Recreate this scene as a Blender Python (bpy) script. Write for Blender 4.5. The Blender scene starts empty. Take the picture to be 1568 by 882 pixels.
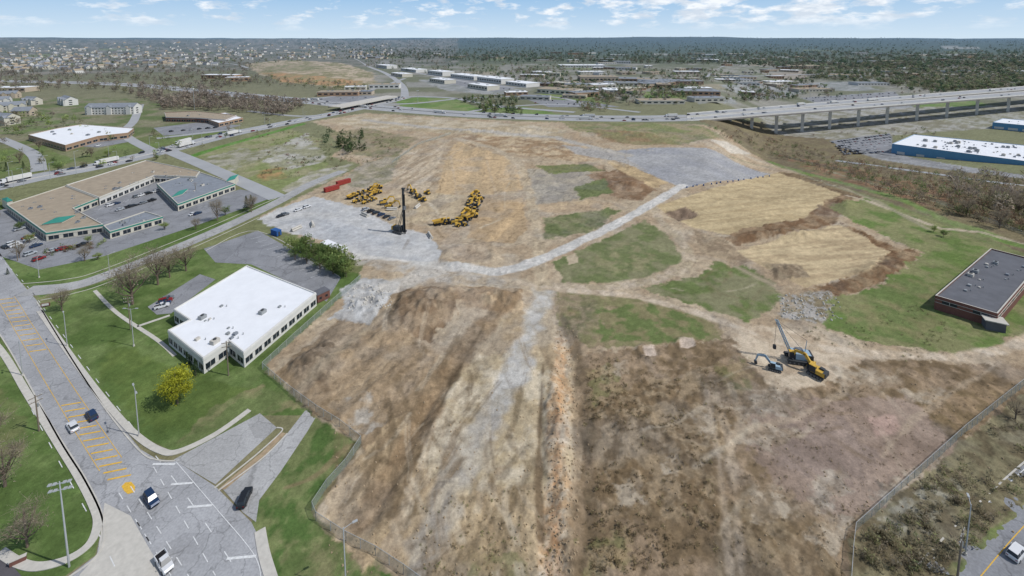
import bpy, math, random
import numpy as np
from mathutils import Vector, Matrix
random.seed(7); rng=np.random.default_rng(7)
scene=bpy.context.scene
# ------------------------------------------------------------------ image pixels -> world, unprojected through the camera onto the terrain
H=100.0; F=700.0; PT=math.radians(6); V0=60+F*math.tan(PT); SP,CP=math.sin(PT),math.cos(PT)
def sst(x,a,b):
    t=np.clip((np.asarray(x,float)-a)/(b-a),0,1); return t*t*(3-2*t)
def zt(u,v):
    z=-33*sst(u,1075,1200)*sst(v,84,128)*(1-sst(v,222,312))
    z=z+14*np.exp(-(((u-470)/75.)**4+((v-108)/14.)**2))
    return z
def Gz(u,v,z):
    y=v-V0; down=F*SP+y*CP; fw=F*CP-y*SP
    k=(H-z)/down
    return ((u-784)*k, fw*k, z)
def P(u,v,h=0.0):
    z=float(zt(u,v)); x,y,_=Gz(u,v,z); return Vector((x,y,z+h))
K=0.78
def lin(c):
    c=np.asarray(c,float)/255.; return np.where(c<=.04045,c/12.92,((c+.055)/1.055)**2.4)
def C(r,g,b,k=None):
    l=lin((r,g,b))*(K if k is None else k); return (min(l[0],.9),min(l[1],.9),min(l[2],.9),1)
# ------------------------------------------------------------------ noise
def vn(x,y,s=0):
    xi=np.floor(x).astype(np.int64); yi=np.floor(y).astype(np.int64); xf=x-xi; yf=y-yi
    def h(a,b):
        q=(a*374761393+b*668265263+s*974634777)&0xffffffff
        q=((q^(q>>13))*1274126177)&0xffffffff
        q=((q^(q>>15))*1103515245)&0xffffffff
        return ((q^(q>>16))&0xffffff)/float(0xffffff)
    u=xf*xf*(3-2*xf); w=yf*yf*(3-2*yf)
    a=h(xi,yi); b=h(xi+1,yi); c=h(xi,yi+1); d=h(xi+1,yi+1)
    return (a*(1-u)+b*u)*(1-w)+(c*(1-u)+d*u)*w
def fbm(x,y,o=4,s=0):
    r=0;a=1;t=0
    for i in range(o):
        r=r+a*(vn(x,y,s+i*17)*2-1); t+=a; a*=.55; x=x*2.03+5.1; y=y*2.03+1.7
    return r/t*1.6
# ------------------------------------------------------------------ materials
def newmat(name):
    m=bpy.data.materials.new(name); m.use_nodes=True; nt=m.node_tree; b=nt.nodes['Principled BSDF']
    b.inputs['Specular IOR Level'].default_value=.2; return m,nt,b
def mat(name,col,rough=.8,var=.15,scale=.6,metal=0,spec=.2,bump=0):
    m,nt,b=newmat(name); b.inputs['Roughness'].default_value=rough; b.inputs['Metallic'].default_value=metal
    b.inputs['Specular IOR Level'].default_value=spec
    g=nt.nodes.new('ShaderNodeNewGeometry'); n=nt.nodes.new('ShaderNodeTexNoise'); n.inputs['Scale'].default_value=scale; n.inputs['Detail'].default_value=6; n.inputs['Roughness'].default_value=.65
    nt.links.new(g.outputs['Position'],n.inputs['Vector'])
    r=nt.nodes.new('ShaderNodeMapRange'); r.inputs[1].default_value=.3; r.inputs[2].default_value=.7; r.inputs[3].default_value=1-var; r.inputs[4].default_value=1+var
    nt.links.new(n.outputs['Fac'],r.inputs[0])
    mx=nt.nodes.new('ShaderNodeVectorMath'); mx.operation='SCALE'; mx.inputs[0].default_value=col[:3]
    nt.links.new(r.outputs[0],mx.inputs['Scale']); nt.links.new(mx.outputs[0],b.inputs['Base Color'])
    return m
def asphalt(name,col,crack=.5,cs=.16):
    m=mat(name,col,.9,.14,.12); nt=m.node_tree; b=nt.nodes['Principled BSDF']
    src=b.inputs['Base Color'].links[0].from_socket
    g=nt.nodes.new('ShaderNodeNewGeometry')
    n0=nt.nodes.new('ShaderNodeTexNoise'); n0.inputs['Scale'].default_value=.5; n0.inputs['Detail'].default_value=3
    nt.links.new(g.outputs['Position'],n0.inputs['Vector'])
    ad=nt.nodes.new('ShaderNodeVectorMath'); ad.operation='MULTIPLY_ADD'; ad.inputs[1].default_value=(3,3,0); nt.links.new(n0.outputs['Color'],ad.inputs[0]); nt.links.new(g.outputs['Position'],ad.inputs[2])
    vo=nt.nodes.new('ShaderNodeTexVoronoi'); vo.feature='DISTANCE_TO_EDGE'; vo.inputs['Scale'].default_value=cs; nt.links.new(ad.outputs[0],vo.inputs['Vector'])
    r=nt.nodes.new('ShaderNodeMapRange'); r.inputs[1].default_value=0; r.inputs[2].default_value=.022; r.inputs[3].default_value=1-crack; r.inputs[4].default_value=1
    nt.links.new(vo.outputs['Distance'],r.inputs[0])
    n2=nt.nodes.new('ShaderNodeTexNoise'); n2.inputs['Scale'].default_value=2.2; n2.inputs['Detail'].default_value=5; nt.links.new(g.outputs['Position'],n2.inputs['Vector'])
    r2=nt.nodes.new('ShaderNodeMapRange'); r2.inputs[1].default_value=.3; r2.inputs[2].default_value=.7; r2.inputs[3].default_value=.86; r2.inputs[4].default_value=1.14; nt.links.new(n2.outputs['Fac'],r2.inputs[0])
    # rectangular repair patches
    v2=nt.nodes.new('ShaderNodeTexVoronoi'); v2.distance='CHEBYCHEV'; v2.inputs['Scale'].default_value=.11; nt.links.new(g.outputs['Position'],v2.inputs['Vector'])
    sp=nt.nodes.new('ShaderNodeSeparateColor'); nt.links.new(v2.outputs['Color'],sp.inputs[0])
    r3=nt.nodes.new('ShaderNodeMapRange'); r3.inputs[3].default_value=.9; r3.inputs[4].default_value=1.08; nt.links.new(sp.outputs[0],r3.inputs[0])
    mm=nt.nodes.new('ShaderNodeMath'); mm.operation='MULTIPLY'; nt.links.new(r.outputs[0],mm.inputs[0]); nt.links.new(r2.outputs[0],mm.inputs[1])
    m3=nt.nodes.new('ShaderNodeMath'); m3.operation='MULTIPLY'; nt.links.new(mm.outputs[0],m3.inputs[0]); nt.links.new(r3.outputs[0],m3.inputs[1])
    sc=nt.nodes.new('ShaderNodeVectorMath'); sc.operation='SCALE'; nt.links.new(src,sc.inputs[0]); nt.links.new(m3.outputs[0],sc.inputs['Scale']); nt.links.new(sc.outputs[0],b.inputs['Base Color'])
    return m
def attrmat(name,rough=.9,var=.2,scale=1.,trans=0):
    m,nt,b=newmat(name); b.inputs['Roughness'].default_value=rough; b.inputs['Specular IOR Level'].default_value=.05
    a=nt.nodes.new('ShaderNodeVertexColor'); a.layer_name='Col'
    g=nt.nodes.new('ShaderNodeNewGeometry'); n=nt.nodes.new('ShaderNodeTexNoise'); n.inputs['Scale'].default_value=scale; n.inputs['Detail'].default_value=4
    nt.links.new(g.outputs['Position'],n.inputs['Vector'])
    r=nt.nodes.new('ShaderNodeMapRange'); r.inputs[1].default_value=.3; r.inputs[2].default_value=.7; r.inputs[3].default_value=1-var; r.inputs[4].default_value=1+var; nt.links.new(n.outputs['Fac'],r.inputs[0])
    sc=nt.nodes.new('ShaderNodeVectorMath'); sc.operation='SCALE'; nt.links.new(a.outputs['Color'],sc.inputs[0]); nt.links.new(r.outputs[0],sc.inputs['Scale']); nt.links.new(sc.outputs[0],b.inputs['Base Color'])
    if trans:
        tr=nt.nodes.new('ShaderNodeBsdfTranslucent'); nt.links.new(sc.outputs[0],tr.inputs['Color']); ms=nt.nodes.new('ShaderNodeMixShader'); ms.inputs[0].default_value=trans
        o=nt.nodes['Material Output']; nt.links.new(b.outputs[0],ms.inputs[1]); nt.links.new(tr.outputs[0],ms.inputs[2]); nt.links.new(ms.outputs[0],o.inputs['Surface'])
    return m
M=dict(
 asph=asphalt('asphalt_worn',C(166,166,167),.32), asph2=asphalt('asphalt_lot',C(142,143,146),.3,.1), asph_far=mat('asphalt_far',C(168,169,170),.9,.1,.05),
 drive=asphalt('asphalt_pale',C(170,169,167),.3,.12), conc=mat('concrete',C(200,195,185),.85,.12,.8), dark_asph=mat('asphalt_dark',C(95,92,95),.9,.15,.3),
 white=mat('paint_white',C(222,222,220),.7,.2,2), yellow=mat('paint_yellow',C(226,180,70),.7,.2,2),
 wroof=mat('roof_white_membrane',C(240,241,243),.7,.05,.25), tanroof=mat('roof_tan_gravel',C(166,152,132),.9,.16,.25), greyroof=mat('roof_grey',C(138,143,150),.85,.12,.3), darkroof=mat('roof_dark',C(104,105,110),.8,.16,.25),
 wallw=mat('wall_white',C(222,220,214),.7,.06,.6), wallc=mat('wall_cream',C(208,203,188),.8,.08,.6), brick=mat('brick_brown',C(126,88,78),.9,.15,1.5), tanbrick=mat('brick_tan',C(170,142,118),.9,.12,1.), beige=mat('wall_beige',C(195,180,160),.8,.1,.6),
 glass=mat('window_glass',C(46,54,62),.25,.2,.4,0,.3), teal=mat('awning_teal',C(60,138,124),.6,.08,1), blue=mat('wall_blue',C(104,156,194),.6,.06,.3), hv=mat('hvac_metal',C(165,168,168),.5,.15,1,.3),
 black=mat('rubber_black',C(35,35,37),.8,.1,3), chrome=mat('steel_grey',C(130,132,135),.5,.15,2,.3), red=mat('container_red',C(160,66,58),.6,.12,1), cblue=mat('box_blue',C(50,95,155),.6,.1,1),
 cat=mat('machine_yellow',C(210,170,76),.6,.18,2), lblue=mat('machine_pale_blue',C(160,184,200),.5,.12,2), bark=mat('bark',C(118,104,92),.95,.2,2), wood=mat('pole_timber',C(130,118,104),.9,.15,2),
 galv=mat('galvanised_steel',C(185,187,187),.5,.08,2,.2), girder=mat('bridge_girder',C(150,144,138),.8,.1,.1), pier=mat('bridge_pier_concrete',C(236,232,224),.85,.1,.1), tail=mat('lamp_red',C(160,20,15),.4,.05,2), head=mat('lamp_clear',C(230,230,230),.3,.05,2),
 drk=mat('mast_dark',C(72,74,76),.6,.15,2), sign=mat('sign_green',C(30,100,70),.6,.05,2), hill=mat('soil',C(168,148,120),.95,.25,.8))
MATL=list(M.values()); MI={k:i for i,k in enumerate(M)}
FOL=attrmat('foliage',.95,.22,.8,.45)
mf,nt,b=newmat('chain_link_mesh'); b.inputs['Base Color'].default_value=C(160,172,165); b.inputs['Alpha'].default_value=.35; FEN=mf; MATL.append(mf); MI['mesh']=len(MATL)-1
# ------------------------------------------------------------------ mesh builder
def link(o): scene.collection.objects.link(o); return o
class MB:
    def __init__(s): s.V=[];s.F=[];s.M=[]
    def poly(s,pts,m):
        n=len(s.V); s.V+= [tuple(p) for p in pts]; s.F.append(tuple(range(n,n+len(pts)))); s.M.append(MI[m])
    def hexa(s,b,t,m,mt=None,bot=True):
        n=len(b)
        for i in range(n):
            j=(i+1)%n; s.poly([b[i],b[j],t[j],t[i]],m)
        s.poly(t,mt or m)
        if bot: s.poly(b[::-1],m)
    def box(s,c,sz,m,rot=0,mt=None,tp=1.0):
        hx,hy,hz=sz[0]/2,sz[1]/2,sz[2]/2; cr,sr=math.cos(rot),math.sin(rot)
        def q(x,y,z): return (c[0]+x*cr-y*sr,c[1]+x*sr+y*cr,c[2]+z)
        b=[q(-hx,-hy,-hz),q(hx,-hy,-hz),q(hx,hy,-hz),q(-hx,hy,-hz)]
        t=[q(-hx*tp,-hy*tp,hz),q(hx*tp,-hy*tp,hz),q(hx*tp,hy*tp,hz),q(-hx*tp,hy*tp,hz)]
        s.hexa(b,t,m,mt)
    def cyl(s,p0,p1,r0,r1,m,n=8):
        p0=Vector(p0);p1=Vector(p1);d=(p1-p0).normalized(); a=d.orthogonal().normalized(); c=d.cross(a)
        B=[p0+(a*math.cos(6.2832*i/n)+c*math.sin(6.2832*i/n))*r0 for i in range(n)]
        T=[p1+(a*math.cos(6.2832*i/n)+c*math.sin(6.2832*i/n))*r1 for i in range(n)]
        s.hexa(B,T,m)
    def prof(s,pr,y0,y1,m,ins=0):
        A=[(x,y0,z) for x,z in pr]; B=[(x,y1,z) for x,z in pr]
        s.hexa(A,B,m)
    def mesh(s,name):
        me=bpy.data.meshes.new(name); me.from_pydata(s.V,[],s.F)
        used=sorted(set(s.M)); mp={k:i for i,k in enumerate(used)}
        for k in used: me.materials.append(MATL[k])
        me.polygons.foreach_set('material_index',[mp[k] for k in s.M]); me.update(); return me
    def obj(s,name,loc=(0,0,0),rot=0,sc=1):
        return inst(name,s.mesh(name),loc,rot,sc)
def inst(name,me,loc,rot=0,sc=1):
    o=bpy.data.objects.new(name,me); o.location=loc; o.rotation_euler=(0,0,rot); o.scale=(sc,sc,sc); return link(o)
def hd(u,v,u2,v2):
    a=P(u,v);b=P(u2,v2); return math.atan2(b.y-a.y,b.x-a.x)
# ------------------------------------------------------------------ terrain grid
ds=[.7]
while ds[-1]<9: ds.append(ds[-1]*1.13)
def ext(to,st):
    while ds[-1]<to: ds.append(ds[-1]+st)
ext(60,1.0); ext(240,1.3); ext(640,1.6); ext(940,1.8)
dv=np.array(ds[::-1]); vs=60+dv; us=np.arange(-420,1990,2.1)
U,V=np.meshgrid(us,vs)
Z0=zt(U,V); y_=V-V0; dn=F*SP+y_*CP; fw=F*CP-y_*SP
X=(U-784)*(H-Z0)/dn; Y=fw*(H-Z0)/dn; T=(H-Z0)/dn
def ramp(v,ks,cs):
    cs=lin(np.array(cs)); return np.stack([np.interp(v,ks,cs[:,i]) for i in range(3)],-1)
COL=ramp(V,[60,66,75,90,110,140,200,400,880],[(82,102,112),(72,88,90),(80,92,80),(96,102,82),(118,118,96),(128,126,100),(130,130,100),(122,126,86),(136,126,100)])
REL=np.zeros_like(X)
def seg_d(px,py,a,b):
    ax,ay=a;bx,by=b; dx,dy=bx-ax,by-ay; L=dx*dx+dy*dy+1e-9
    t=np.clip(((px-ax)*dx+(py-ay)*dy)/L,0,1); return np.hypot(px-ax-t*dx,py-ay-t*dy)
def sub(pts,mg):
    uu=[p[0] for p in pts]; vv=[p[1] for p in pts]
    c0,c1=np.searchsorted(us,[min(uu)-mg,max(uu)+mg]); w=np.where((vs>=min(vv)-mg)&(vs<=max(vv)+mg))[0]
    if len(w)==0 or c1<=c0: return None
    return slice(w[0],w[-1]+1),slice(c0,c1)
cnt=[0]
def apply(S,al,ca,cb,sc,rel,dr,st,sharp=1.3):
    cnt[0]+=1; x=X[S];y=Y[S]
    if dr is not None:
        c,s=math.cos(dr),math.sin(dr); x,y=(x*c+y*s)/9.,-x*s+y*c
    n=np.clip(.5+fbm(x/sc,y/sc,4,cnt[0]*3)*sharp,0,1)[...,None]
    a=(al*st)[...,None]; COL[S]=COL[S]*(1-a)+(lin(ca)*(1-n)+lin(cb)*n)*a
    if rel is not None: REL[S]=REL[S]*(1-al)+rel*al
def pp(pts,ca,cb=None,sc=8,soft=4,warp=6,rel=None,dr=None,st=1.0,sharp=1.3):
    S=sub(pts,soft+warp+6)
    if S is None: return
    W=[tuple(P(*p)[:2]) for p in pts]; x=X[S];y=Y[S];t=T[S]
    ins=np.zeros(x.shape,bool); D=np.full(x.shape,1e9)
    for i in range(len(W)):
        a=W[i];b=W[(i+1)%len(W)]
        D=np.minimum(D,seg_d(x,y,a,b))
        if a[1]!=b[1]:
            cr=((a[1]>y)!=(b[1]>y))&(x<(b[0]-a[0])*(y-a[1])/(b[1]-a[1])+a[0]); ins^=cr
    sd=np.where(ins,D,-D)/t; tc=float(np.median(t))*11
    if warp: sd=sd+warp*fbm(x/tc,y/tc,5,cnt[0]*7+3)
    al=sst(sd,-soft/2,soft/2); apply(S,al,ca,cb or ca,sc,rel,dr,st,sharp)
def rb(pts,w,ca,cb=None,sc=6,soft=1.5,warp=1.,rel=None,st=1.0,dr=None):
    S=sub(pts,w/float(T[np.argmin(abs(vs-min(p[1] for p in pts))),0])+40)
    if S is None: return
    W=[tuple(P(*p)[:2]) for p in pts]; x=X[S];y=Y[S]; D=np.full(x.shape,1e9)
    for a,b in zip(W[:-1],W[1:]): D=np.minimum(D,seg_d(x,y,a,b))
    sd=w/2-D+warp*fbm(x/7,y/7,3,cnt[0]*5+1); al=sst(sd,-soft/2,soft/2); apply(S,al,ca,cb or ca,sc,rel,dr,st)
GL=(92,112,62); GL2=(112,128,78); FG=(112,120,80); FG2=(136,134,102)
TAN=(190,172,146); TAN2=(172,152,126)
PALE=(208,203,195)
# distance patches
pp([(560,98),(1870,98),(1870,165),(560,165)],(118,120,98),(154,150,142),90,8,6,st=.8,sharp=2)
pp([(-400,66),(700,66),(700,100),(-400,125)],(102,104,92),(142,136,128),60,6,6,st=.8)
for i in range(60):   # clearings, lots and fields of the far town
    u=random.uniform(-200,1800); v=random.uniform(70,135)
    if u<560 and v>105: continue
    w_=random.uniform(15,70); h_=random.uniform(.6,2.0)*(v-60)/22; s_=random.uniform(-.04,.04)*w_
    c=random.choice([(150,148,142),(132,138,102),(160,150,130),(124,132,96),(168,166,160)])
    pp([(u-w_/2,v-h_),(u+w_/2,v-h_+s_),(u+w_*.6,v+h_+s_),(u-w_*.4,v+h_)],c,None,40,1.5,2,st=.75)
pp([(375,98),(440,92),(520,96),(572,112),(575,128),(520,136),(400,116)],(182,166,144),(138,132,100),22,3,5,sharp=1.8)
pp([(400,104),(450,98),(500,102),(470,110),(410,112)],(124,126,90),(160,148,124),20,3,5,st=.8)
pp([(395,112),(470,116),(560,124),(555,134),(430,126)],(180,144,108),(148,138,104),20,3,5)
pp([(1180,112),(1230,108),(1240,122),(1190,122)],(160,150,136),None,30,3,3)
for q in [[(600,153),(640,148),(700,152),(735,166),(700,172),(620,166)],[(700,166),(800,162),(860,176),(740,176)],[(820,140),(900,146),(930,160),(850,158)],[(980,140),(1060,142),(1050,152),(990,152)],[(1380,150),(1450,146),(1568,172),(1700,190),(1600,192),(1440,186)],[(1440,183),(1568,168),(1700,178),(1700,200),(1500,196)]]:
    pp(q,(108,132,74),(130,140,94),25,2,3)
for q in [[(640,122),(700,120),(800,138),(760,146),(680,138)],[(880,128),(960,126),(990,138),(900,140)],[(1100,130),(1180,126),(1230,142),(1140,150)],[(1220,128),(1300,124),(1350,138),(1250,140)],[(1060,150),(1120,150),(1130,160),(1070,160)]]:
    pp(q,(162,162,160),(140,142,136),25,2,3)
pp([(-100,150),(230,150),(300,185),(210,215),(100,232),(-100,262)],(104,116,76),(134,130,106),25,4,5)
pp([(-100,236),(60,222),(118,246),(60,264),(-100,290)],GL2,FG,20,3,3)
pp([(105,246),(205,212),(325,190),(352,200),(250,225),(150,250)],GL2,FG,20,3,3)
pp([(0,178),(60,170),(120,190),(60,205),(0,205)],(112,126,82),(136,132,110),14,3,4)
# vacant lot west
pp([(285,240),(445,198),(492,214),(482,240),(522,262),(418,302),(340,264)],(150,146,114),(128,136,90),14,3,3)
pp([(385,238),(470,204),(500,246),(440,262)],(176,173,163),(148,146,120),9,4,8)
pp([(300,246),(370,226),(430,236),(350,262)],(166,162,146),(134,134,102),8,4,8)
pp([(392,262),(430,256),(440,272),(400,278)],(164,136,96),(136,134,90),6,4,4)
pp([(430,290),(480,262),(540,250),(520,270),(450,300)],(174,169,156),(148,146,118),6,3,4)
rb([(288,241),(340,224),(410,205),(462,190)],9,(96,134,64),(110,142,80),9,2,1)
rb([(330,212),(380,200),(440,186)],7,(96,134,64),(110,142,80),9,2,1)
# near lawns
pp([(-420,300),(0,310),(70,380),(160,392),(425,296),(440,304),(310,364),(165,424),(62,455),(0,405),(-420,330)],GL,GL2,12,2,2)
pp([(60,472),(112,446),(250,402),(320,378),(420,392),(555,420),(530,470),(404,570),(484,636),(390,636),(270,694),(215,668),(130,572)],GL,GL2,9,1.5,0,sharp=1.6)
pp([(170,520),(260,560),(400,600),(330,650),(240,660),(150,580)],(104,120,66),(90,108,58),9,12,8)
pp([(-420,400),(0,515),(35,575),(92,675),(132,740),(158,800),(146,850),(100,882),(-420,960)],GL2,GL,8,1.5,0,sharp=1.6)
pp([(-420,420),(0,600),(40,640),(30,700),(-420,700)],(120,120,82),(98,112,66),10,8,8,st=.8)
pp([(384,802),(400,742),(480,640),(552,676),(476,784),(492,812),(610,890),(620,960),(430,960)],(84,106,58),(118,126,82),4,3,3,sharp=1.8)
pp([(430,830),(520,820),(600,890),(600,960),(440,960)],(134,130,94),(96,110,66),3,8,8,st=.8)
pp([(330,620),(400,590),(470,620),(400,636),(300,690),(270,680)],(134,130,94),(106,118,74),5,6,6)
# ---------------- site
pp([(404,560),(545,436),(560,402),(432,352),(398,332),(470,296),(555,252),(505,240),(545,214),(478,186),(560,173),(800,186),(1060,190),(1180,240),(1300,290),(1420,380),(1400,460),(1568,520),(1800,560),(1800,640),(1568,600),(1310,815),(1300,960),(640,960),(612,880),(480,790),(554,680),(484,640)],TAN2,(184,167,142),11,4,4,.3)
pp([(500,186),(560,176),(800,190),(870,200),(860,214),(700,206),(560,196)],(196,182,158),(174,158,130),12,3,3)
pp([(860,186),(1060,190),(1112,214),(1040,222),(950,216),(880,202)],(130,134,92),(154,142,112),12,3,5)
pp([(905,200),(990,205),(1050,222),(960,222),(915,212)],(150,124,96),(136,130,94),12,3,5,st=.8)
pp([(500,205),(560,196),(640,212),(600,244),(540,236)],(134,130,98),(156,142,118),9,3,5)
pp([(555,250),(610,238),(625,270),(560,290),(520,280)],(168,158,140),(144,138,112),8,3,6)
pp([(618,236),(682,218),(668,262),(655,300),(604,290),(600,262)],(198,181,156),(168,150,126),2.6,2,3,dr=1.35,sharp=1.5)
pp([(684,236),(700,216),(790,246),(802,292),(720,302),(668,296)],(198,172,136),(182,160,128),5,2,3,dr=1.6)
pp([(742,312),(800,304),(808,352),(786,372),(716,364),(722,336)],(194,167,130),(174,151,120),6,2,3,dr=1.2)
pp([(700,205),(870,215),(960,240),(880,248),(720,225)],(194,174,144),(158,134,106),8,3,5)
pp([(806,258),(900,262),(930,280),(890,305),(820,312)],(154,146,134),(172,162,144),7,3,5)
pp([(900,268),(950,260),(1010,285),(985,308),(935,300)],(134,108,84),(158,136,112),6,3,6)
pp([(920,240),(960,236),(1030,275),(1000,290),(950,262)],(196,172,134),(166,145,114),8,3,4)
pp([(822,254),(900,250),(925,262),(840,266)],(128,128,90),(120,128,82),7,3,4)
pp([(878,286),(925,274),(938,296),(890,305)],FG,(120,128,86),6,3,5)
pp([(832,334),(930,318),(950,322),(905,356),(832,368)],FG,FG2,7,4,6)
pp([(818,314),(900,306),(945,312),(920,322),(826,326)],(194,172,140),(178,157,130),7,3,4)
pp([(680,375),(745,370),(750,405),(700,402)],(190,172,148),(166,148,126),4,2,3)
pp([(600,300),(650,296),(730,300),(720,345),(660,350),(600,330),(530,312),(540,296)],(194,176,146),(172,155,130),6,2,4)
# grey pads
pp([(930,232),(1000,226),(1088,228),(1188,268),(1128,276),(1048,289),(988,264)],(156,156,158),(165,164,163),20,2,2,0)
pp([(860,222),(940,232),(990,262),(940,246),(880,236)],(168,163,156),None,9,3,3)
pp([(395,336),(430,318),(480,300),(548,318),(602,345),(656,360),(674,384),(672,410),(620,412),(552,394),(500,368),(430,354)],(184,184,183),(196,194,190),9,2,3,.02,sharp=.8)
pp([(430,340),(520,335),(610,375),(560,382),(480,362)],(176,178,180),(188,187,186),7,6,6,st=.8,sharp=.8)
# green infields
pp([(848,402),(905,375),(988,336),(1024,362),(1048,398),(1010,416),(960,431),(860,434)],FG,FG2,6,3,5,.1,sharp=1.6)
pp([(900,395),(960,370),(1010,390),(980,415),(920,420)],(146,140,106),FG,4,6,8,st=.7,sharp=2)
pp([(985,442),(1072,420),(1112,392),(1180,430),(1204,458),(1142,492),(1062,468)],(108,120,74),FG2,6,5,8,.1,sharp=1.6)
pp([(855,445),(985,455),(1100,490),(1110,520),(1000,532),(900,530),(850,500)],(156,140,112),(132,128,92),4,5,8,.15)
pp([(918,474),(1000,463),(1090,496),(1096,512),(1000,526),(920,520)],(108,120,74),(138,130,96),4,6,10,.1,sharp=2)
pp([(868,392),(882,388),(886,402),(870,406)],(190,174,148),None,3,2,3)
# plowed fields
pp([(1005,316),(1055,300),(1110,284),(1190,264),(1302,293),(1245,330),(1122,362),(1060,348)],(200,180,142),(182,162,126),1.8,2,2,.05,dr=.25)
pp([(1128,384),(1284,344),(1372,384),(1335,418),(1232,440),(1170,412)],(202,182,146),(178,158,126),1.8,2,3,.05,dr=.2)
pp([(1104,366),(1130,352),(1230,334),(1268,306),(1304,296),(1306,312),(1280,340),(1220,362),(1130,376)],(124,98,74),(152,130,104),5,3,5,.5)
pp([(1286,342),(1372,378),(1416,386),(1385,415),(1300,452),(1220,446),(1330,420),(1362,386)],(124,98,74),(158,136,108),5,3,6,.5)
pp([(1185,262),(1240,268),(1320,302),(1306,306),(1230,276)],(114,94,74),(146,128,98),5,2,4,.3)
pp([(1018,324),(1050,316),(1072,328),(1040,338)],(122,104,88),(148,128,108),3,3,3,.4)
pp([(1060,350),(1110,368),(1150,400),(1120,410),(1075,385)],(146,128,106),(168,150,124),5,3,4,.2)
pp([(1180,408),(1220,404),(1240,425),(1185,430)],(130,114,94),(156,140,116),3,3,4,.4)
pp([(1195,455),(1270,445),(1310,480),(1260,500),(1200,485)],(172,167,160),(138,126,102),1.6,6,9,.25,sharp=2)
# east green
pp([(1272,316),(1330,302),(1440,342),(1568,396),(1800,440),(1800,540),(1568,500),(1500,542),(1350,528),(1262,502),(1270,460),(1345,440),(1416,388),(1298,336)],(106,124,70),(134,134,94),7,4,7,.1,sharp=1.6)
pp([(1340,440),(1420,420),(1440,500),(1400,530),(1290,500)],(134,128,92),(108,122,74),6,8,8,.1,st=.8)
pp([(1420,380),(1480,370),(1560,420),(1440,440)],(128,132,90),(104,124,68),5,8,8,.1,st=.8)
# east brush slopes
pp([(1070,186),(1180,186),(1290,215),(1568,268),(1900,330),(1900,460),(1568,388),(1440,338),(1330,300),(1190,252)],(132,122,94),(120,108,88),8,3,5,.2)
pp([(1190,236),(1290,252),(1440,290),(1500,330),(1390,315),(1290,282)],(146,116,92),(124,116,86),8,4,8,.2)
pp([(1085,214),(1110,216),(1150,236),(1120,236)],(200,190,174),None,5,3,3)
rb([(1180,248),(1290,280),(1440,334),(1568,378),(1800,430)],8,(110,134,72),(128,138,92),7,3,2)
rb([(1300,300),(1400,335),(1440,350),(1500,355),(1700,410)],3,(186,172,150),None,5,1.5,1)
rb([(1270,262),(1400,300),(1500,335)],3,(146,142,118),None,5,2,1)
rb([(1120,240),(1200,256),(1290,290),(1420,350)],3,(150,144,118),None,5,2,1)
pp([(1270,216),(1365,205),(1370,235),(1568,268),(1568,274),(1350,245)],(156,156,156),(134,134,134),12,2,1)
pp([(1225,150),(1370,140),(1400,165),(1300,172)],(162,162,162),(140,142,142),12,2,2)
pp([(1150,172),(1300,168),(1568,160),(1760,155),(1760,180),(1520,196),(1280,214),(1190,206)],(140,136,118),(172,170,164),12,3,4,st=.9,sharp=1.8)
# lower right brush
pp([(885,545),(1000,530),(1130,515),(1185,545),(1310,548),(1568,560),(1800,570),(1800,650),(1568,606),(1310,818),(1300,960),(860,960),(890,700)],(154,134,110),(126,108,84),4,5,8,.35,sharp=1.6)
pp([(900,600),(1080,560),(1120,700),(1080,800),(900,780)],(118,100,76),(152,134,108),2.4,12,16,.45,st=.85,sharp=2.2)
pp([(1100,760),(1250,790),(1290,882),(1100,900)],(120,103,79),(152,135,109),2.4,12,16,.4,st=.7,sharp=2)
pp([(1400,600),(1560,590),(1480,660),(1400,640)],(130,112,84),(156,134,106),2.6,10,12,.35,st=.8,sharp=2)
pp([(1130,650),(1200,610),(1400,610),(1470,690),(1380,770),(1290,800),(1170,730)],(162,143,128),(142,124,110),6,14,12,.12,st=.9)
pp([(1200,650),(1290,640),(1350,700),(1290,760),(1190,710)],(138,122,111),(154,137,125),6,10,10,.1,st=.8)
pp([(1330,640),(1370,635),(1380,660),(1340,668)],(188,160,146),None,3,8,5,st=.7)
pp([(1130,498),(1210,505),(1310,535),(1330,548),(1270,585),(1190,600),(1150,560),(1120,520)],(204,187,163),(184,164,139),5,6,8,.12)
for q in [[(1100,670),(1150,640),(1230,660),(1180,690)],[(1330,760),(1430,700),(1500,690),(1450,760),(1380,790)],[(1240,740),(1290,715),(1300,760),(1250,780)],[(1150,600),(1200,600),(1230,630),(1160,640)],[(1380,600),(1440,596),(1430,620),(1390,620)],[(1260,560),(1340,566),(1380,590),(1290,590)],[(920,560),(960,556),(950,580),(925,584)],[(1230,820),(1270,790),(1310,790),(1280,860)],[(1010,700),(1040,690),(1050,720),(1015,725)],[(1060,640),(1090,630),(1100,660),(1070,668)],[(940,740),(980,730),(990,770),(950,775)],[(1150,760),(1200,750),(1220,790),(1160,800)]]:
    pp(q,(188,175,155),(156,140,118),2.,9,10,.3,st=.65,sharp=1.8)
pp([(985,532),(1002,530),(1006,546),(986,548)],(200,182,164),None,3,4,2); pp([(1040,520),(1060,518),(1066,532),(1042,534)],(200,182,164),None,3,4,2)
pp([(1300,830),(1310,815),(1568,600),(1700,560),(1800,700),(1568,775),(1440,905),(1400,960),(1300,960)],(138,130,102),(112,102,80),3,4,4,.35,sharp=1.7)
pp([(1340,810),(1440,730),(1480,740),(1400,830)],(160,156,140),(124,116,92),2,8,9,.35,st=.8,sharp=2)
pp([(1440,882),(1568,768),(1568,790),(1500,850),(1470,882)],(112,122,76),(132,128,94),4,4,3)
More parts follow.
